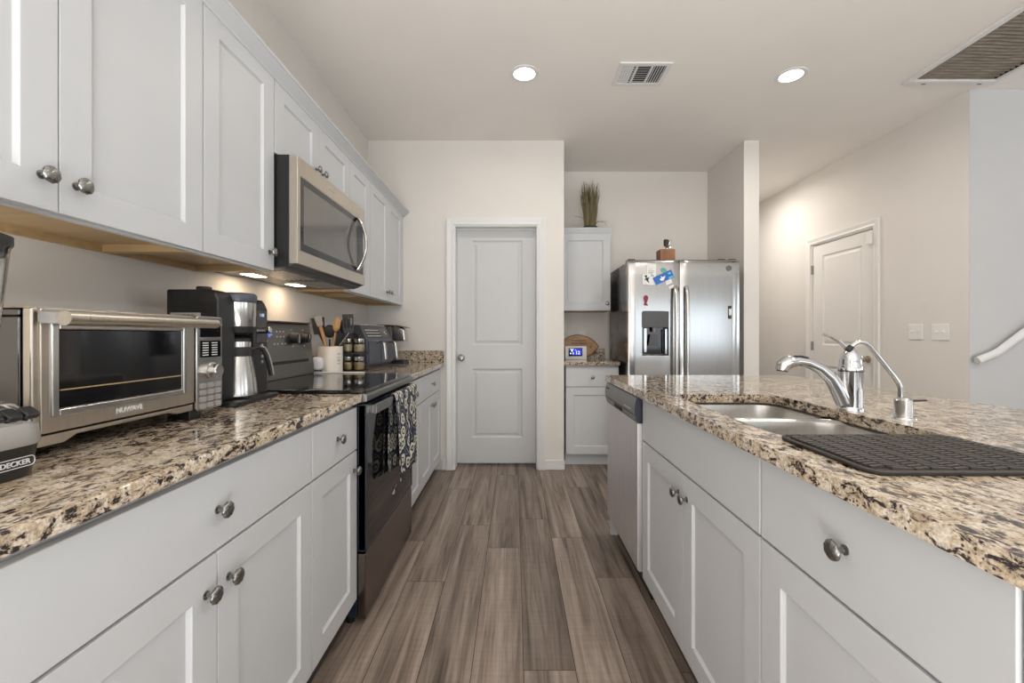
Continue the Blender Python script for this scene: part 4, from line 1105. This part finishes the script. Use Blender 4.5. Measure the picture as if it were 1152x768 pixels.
for k_ in range(9): box(b, -.055+.017*k_, -.045+.017*k_, -.001, .0002, .122, .126)
box(b, .118, .124, -.001, .0002, .100, .126); box(b, .109, .133, -.001, .0002, .112, .117)
obj('burnt_marks', b, 'board_rim', bo)
wo = thing('wall_outlet', 'white wall outlet half hidden behind the football-shaped board', 'outlet', (.675, NB, 1.112))
obj('plate', prism(newbm(), rrect(-.036, .036, -.058, .058, .006, 3), -.006, 0, 'y'), 'switch_white', wo, bevel=.002)
b = newbm()
for z in (.020, -.020): prism(b, rrect(-.017, .017, z-.014, z+.014, .010, 4), -.0078, -.0055, 'y')
obj('socket', b, 'white_plastic', wo)

# light switches on the right wall
def switch(y, z, w, n, label):
    t_ = thing('light_switch', label, 'switch', (RX, y, z), R90, 'switch plates on the right wall')
    obj('plate', prism(newbm(), rrect(-w/2, w/2, -.058, .058, .005, 3), -.007, 0, 'y'), 'switch_white', t_, bevel=.003)
    for i in range(n):
        x = (i-(n-1)/2)*.046
        obj('toggle', B(x-.005, x+.005, -.019, -.006, -.002, .010), 'white_plastic', t_, bevel=.002)
        obj('slot', B(x-.007, x+.007, -.0082, -.0065, -.014, .014), 'white_plastic', t_)
switch(3.276, 1.153, .118, 2, 'white double switch plate nearer the white door')
switch(3.085, 1.149, .124, 2, 'white double switch plate nearer the wall corner')

# handrail of the stairs
hr = thing('handrail', 'white wooden handrail sloping up the stair wall at right', 'handrail', (3.033, 2.845, .959))
p0, p1 = V(0, 0, 0), V(.13, 0, .053); p2 = V(2.6, 0, .053+2.47*.745)
b = newbm(); pts = [p0, p1-V(.02, 0, .009), p1, p1+V(.02, 0, .0135), p2]
tube(b, pts, [(.020, .026)]*5, 16); obj('rail', b, 'trim_white', hr)
for u in (.18, .75):
    q_ = p1.lerp(p2, u); b = newbm(); tube(b, [q_-V(0, 0, .02), q_+V(0, .02, -.05), q_+V(0, .048, -.06)], .007, 10); obj('bracket', b, 'trim_white', hr)

# ------------------------------------------------------------------ island fittings
fc = thing('faucet', 'chrome pull-out kitchen faucet behind the double sink', 'faucet', (1.020, 1.317, CT))
s_ = 1.317/488
obj('base_ring', lathe(newbm(), [(0, 0), (.034, 0), (.034, .006), (.031, .012), (0, .012)], n=36), 'chrome', fc)
obj('body', lathe(newbm(), [(0, .0122), (.031, .0122), (.031, .115), (.0315, .119), (.0315, .133), (.030, .136), (.029, .150), (.0245, .168), (.015, .180), (0, .183)], n=40), 'chrome', fc)
obj('seam_ring', lathe(newbm(), [(.0318, .117), (.0322, .118), (.0322, .121), (.0318, .122), (.03, .1195)], n=40), 'dark_steel', fc)
def fpt(px, py, dy=0): return ((px-957)*s_, dy, CAMZ-(py-377)*s_-CT)
sp = [fpt(950, 452), fpt(944, 440), fpt(935, 425), fpt(922, 414), fpt(908, 407.5), fpt(897, 406), fpt(889, 407.5), fpt(882, 410.5), fpt(880, 412)]
obj('spout', tube(newbm(), sp, [.024, .022, .019, .0165, .015, .0155, .018, .019, .015], 20), 'chrome', fc)
hd_ = [fpt(896, 406.5), fpt(886, 407.5), fpt(881, 411), fpt(880, 416.5)]
obj('spray_head', tube(newbm(), hd_, [.016, .0205, .0205, .018], 20), 'chrome', fc)
b = newbm(); cyl(b, fpt(880, 416.5), fpt(879.8, 417.8), .0155); obj('spray_face', b, 'dark_grey_plastic', fc)
b = newbm(); tube(b, [fpt(894, 401.2), fpt(901, 401.0), fpt(908, 402.5)], [(.010, .004)]*3, 10); obj('spray_button', b, 'soft_black', fc)
lv = [fpt(957, 397), fpt(951, 390), fpt(943, 383), fpt(934, 378.5), fpt(926, 376)]
obj('lever', tube(newbm(), lv, [(.010, .009), (.008, .006), (.007, .005), (.0065, .0045), (.006, .004)], 14), 'chrome', fc)
wf = thing('water_tap', 'thin chrome gooseneck filter tap with black lever beside the faucet', 'faucet', (1.066, 1.19, CT))
q_ = 1.19/488
def wpt(px, py): return ((px-1016.5)*q_, 0, CAMZ-(py-377)*q_-CT)
obj('base_plate', lathe(newbm(), [(0, 0), (.030, 0), (.029, .003), (.022, .004), (0, .004)], n=32), 'chrome', wf)
obj('body', lathe(newbm(), [(0, .0042), (.0205, .0042), (.0205, .050), (.016, .056), (.008, .059), (0, .059)], n=32), 'stainless', wf)
gn = [wpt(1013.5, 451), wpt(1013.3, 436), wpt(1010.5, 430), wpt(1005, 422), wpt(985, 397), wpt(979, 389.5), wpt(973, 385), wpt(966.5, 384.3), wpt(961, 387), wpt(956.5, 391)]
obj('gooseneck', tube(newbm(), gn, .0062, 14), 'chrome', wf)
b = newbm(); tube(b, [wpt(958, 389.8), wpt(954, 394)], .0078, 12); obj('tip', b, 'soft_black', wf)
b = newbm(); tube(b, [wpt(1017, 450.5), wpt(1024, 450.8), wpt(1042, 450.2)], [(.010, .005), (.006, .003), (.005, .0025)], 10); tube(b, [wpt(1023, 450), wpt(1022.5, 454)], .006, 10); obj('lever', b, 'soft_black', wf)

# drying mat
mt = thing('drying_mat', 'dark ridged rubber dish drying mat on the near end of the island', 'mat', (.762, .828, CT))
MX, MY = .184, .130
b = prism(newbm(), rrect(-MX, MX, -MY, MY, .028, 6), 0, .0055); obj('base', b, 'mat_base', mt, bevel=.002)
b = newbm(); n_ = rrect(-MX+.002, MX-.002, -MY+.002, MY-.002, .027, 6); pts = [(x, y, .0062) for x, y in n_]
tube(b, pts+[pts[0]], [(.0035, .0028)]*(len(pts)+1), 8); obj('rim', b, 'mat_dark', mt)
b = newbm(); row = 0; y = -MY+.014
while y < MY-.012:
    x = -MX+.010 - (row % 2)*.0
    k_ = 0
    while x < MX-.012:
        w_ = .030; sk_ = .0075 if (k_ % 2 == 0) else -.0075
        x0, x1 = max(x, -MX+.012), min(x+w_, MX-.012)
        if x1-x0 > .008 and not (abs(x0) > MX-.03 and abs(y) > MY-.022) and not (abs(x1) > MX-.03 and abs(y) > MY-.022):
            yy = y + (sk_*.5)
            P = [(x0, yy-sk_-.0040), (x1, yy+sk_*0-.0040), (x1, yy+.0040), (x0, yy-sk_+.0040)]
            lo = [b.verts.new((p[0], p[1], .0050)) for p in P]; hi = [b.verts.new((p[0]+.0006*(1 if i_ in (0, 3) else -1), p[1]+.0006*(1 if i_ < 2 else -1), .0105)) for i_, p in enumerate(P)]
            b.faces.new(hi)
            for q2 in range(4): b.faces.new((lo[q2], lo[(q2+1) % 4], hi[(q2+1) % 4], hi[q2]))
        x += w_+.0022; k_ += 1
    y += .0128; row += 1
obj('ridges', b, 'mat_dark', mt, smooth=0)

# ------------------------------------------------------------------ ceiling fittings
def can_light(x, y, label, power=26, seen=True):
    t_ = thing('ceiling_light', label, 'light', (x, y, CEIL), 0, 'recessed ceiling lights')
    obj('trim_ring', lathe(newbm(), [(.092, 0), (.090, -.004), (.074, -.006), (.066, -.003), (.066, 0), (.092, 0)], n=40), 'trim_white', t_)
    obj('diffuser', lathe(newbm(), [(.066, -.0005), (.062, -.0035), (0, -.0045)], n=36), 'lamp_white', t_)
    al = area('lamp', (0, 0, -.012), (0, 0, 0), .12, .12, power, (1, .94, .87), PI*.95, True); al.parent = t_
can_light(.061, 2.712, 'round recessed ceiling light above the aisle, left of the vent', 5)
can_light(1.740, 2.731, 'round recessed ceiling light to the right of the vent', 11)
can_light(2.38, 4.75, 'recessed ceiling light over the hall behind the short wall', 15)
can_light(1.74, .75, 'unseen recessed ceiling light added as fill above the near end of the island', 9)  # added out of view as general fill for the room
vt = thing('ceiling_vent', 'white ceiling air vent with dark louvres between the two lights', 'vent', (.790, 2.71, CEIL))
VX, VY = .158, .118
b = newbm()
for x0, x1, y0, y1 in ((-VX, VX, -VY, -VY+.026), (-VX, VX, VY-.026, VY), (-VX, -VX+.026, -VY+.026, VY-.026), (VX-.026, VX, -VY+.026, VY-.026), (-.052, -.040, -VY+.026, VY-.026), (.040, .052, -VY+.026, VY-.026)): box(b, x0, x1, y0, y1, -.010, -.001)
obj('frame', b, 'trim_white', vt, smooth=0)
obj('duct', B(-VX+.02, VX-.02, -VY+.02, VY-.02, -.0016, -.0004), 'duct_black', vt)
b = newbm()
for k_ in range(8): prism(b, [(-VY+.032+.022*k_, -.009), (-VY+.043+.022*k_, -.002), (-VY+.0445+.022*k_, -.003), (-VY+.0335+.022*k_, -.010)], -.040, .040, 'x')
for k_ in range(5):
    for s2, xa in ((1, .058), (-1, -.130)):
        x = xa+.0155*k_; prism(b, [(x, -.009), (x+.008*s2, -.002), (x+.0095*s2, -.003), (x+.0018, -.010)], -VY+.028, VY-.028, 'y')
for k_ in range(8): box(b, -.130, -.054, -VY+.035+.022*k_, -VY+.038+.022*k_, -.007, -.004)
obj('louvres', b, 'trim_white', vt, smooth=0)
rv = thing('return_air_filter', 'large white-framed ceiling return with a dirty pleated filter', 'vent', (2.80, 2.42, CEIL))
b = newbm(); hx, hy = .294, .385
for x0, x1, y0, y1 in ((-hx, hx, -hy, -hy+.035), (-hx, hx, hy-.045, hy), (-hx, -hx+.035, -hy+.035, hy-.045), (hx-.035, hx, -hy+.035, hy-.045)): box(b, x0, x1, y0, y1, -.018, -.0005)
obj('frame', b, 'trim_white', rv, bevel=.003)
b = newbm()
for x in (-.17, .19): box(b, x-.014, x+.014, hy-.016, hy-.010, -.0195, -.0175)
obj('clips', b, 'duct_black', rv)
b = newbm(); box(b, -hx+.034, -hx+.040, -hy+.03, hy-.04, -.004, .1); box(b, hx-.040, hx-.034, -hy+.03, hy-.04, -.004, .1); obj('filter_edge', b, 'duct_black', rv)
obj('duct_box', B(-hx+.02, hx-.02, -hy+.02, hy-.02, .1005, .12), 'duct_black', rv)
b = newbm(); prev = None; NP = 25
for k_ in range(NP*2+1):
    y = -hy+.036+(2*hy-.082)*k_/(NP*2); z = .075 if k_ % 2 else -.006
    ring = [b.verts.new((x, y+.006*math.sin(x*14+1)*(1-abs(2*k_/(NP*2)-1)), z+.0015*math.sin(x*30+k_))) for x in [-hx+.041+(2*hx-.082)*i_/12 for i_ in range(13)]]
    if prev:
        for i_ in range(12): b.faces.new((prev[i_], prev[i_+1], ring[i_+1], ring[i_]))
    prev = ring
for f in b.faces:
    if f.normal.z > 0: f.normal_flip()
obj('filter', b, 'filter_dark', rv, smooth=0)
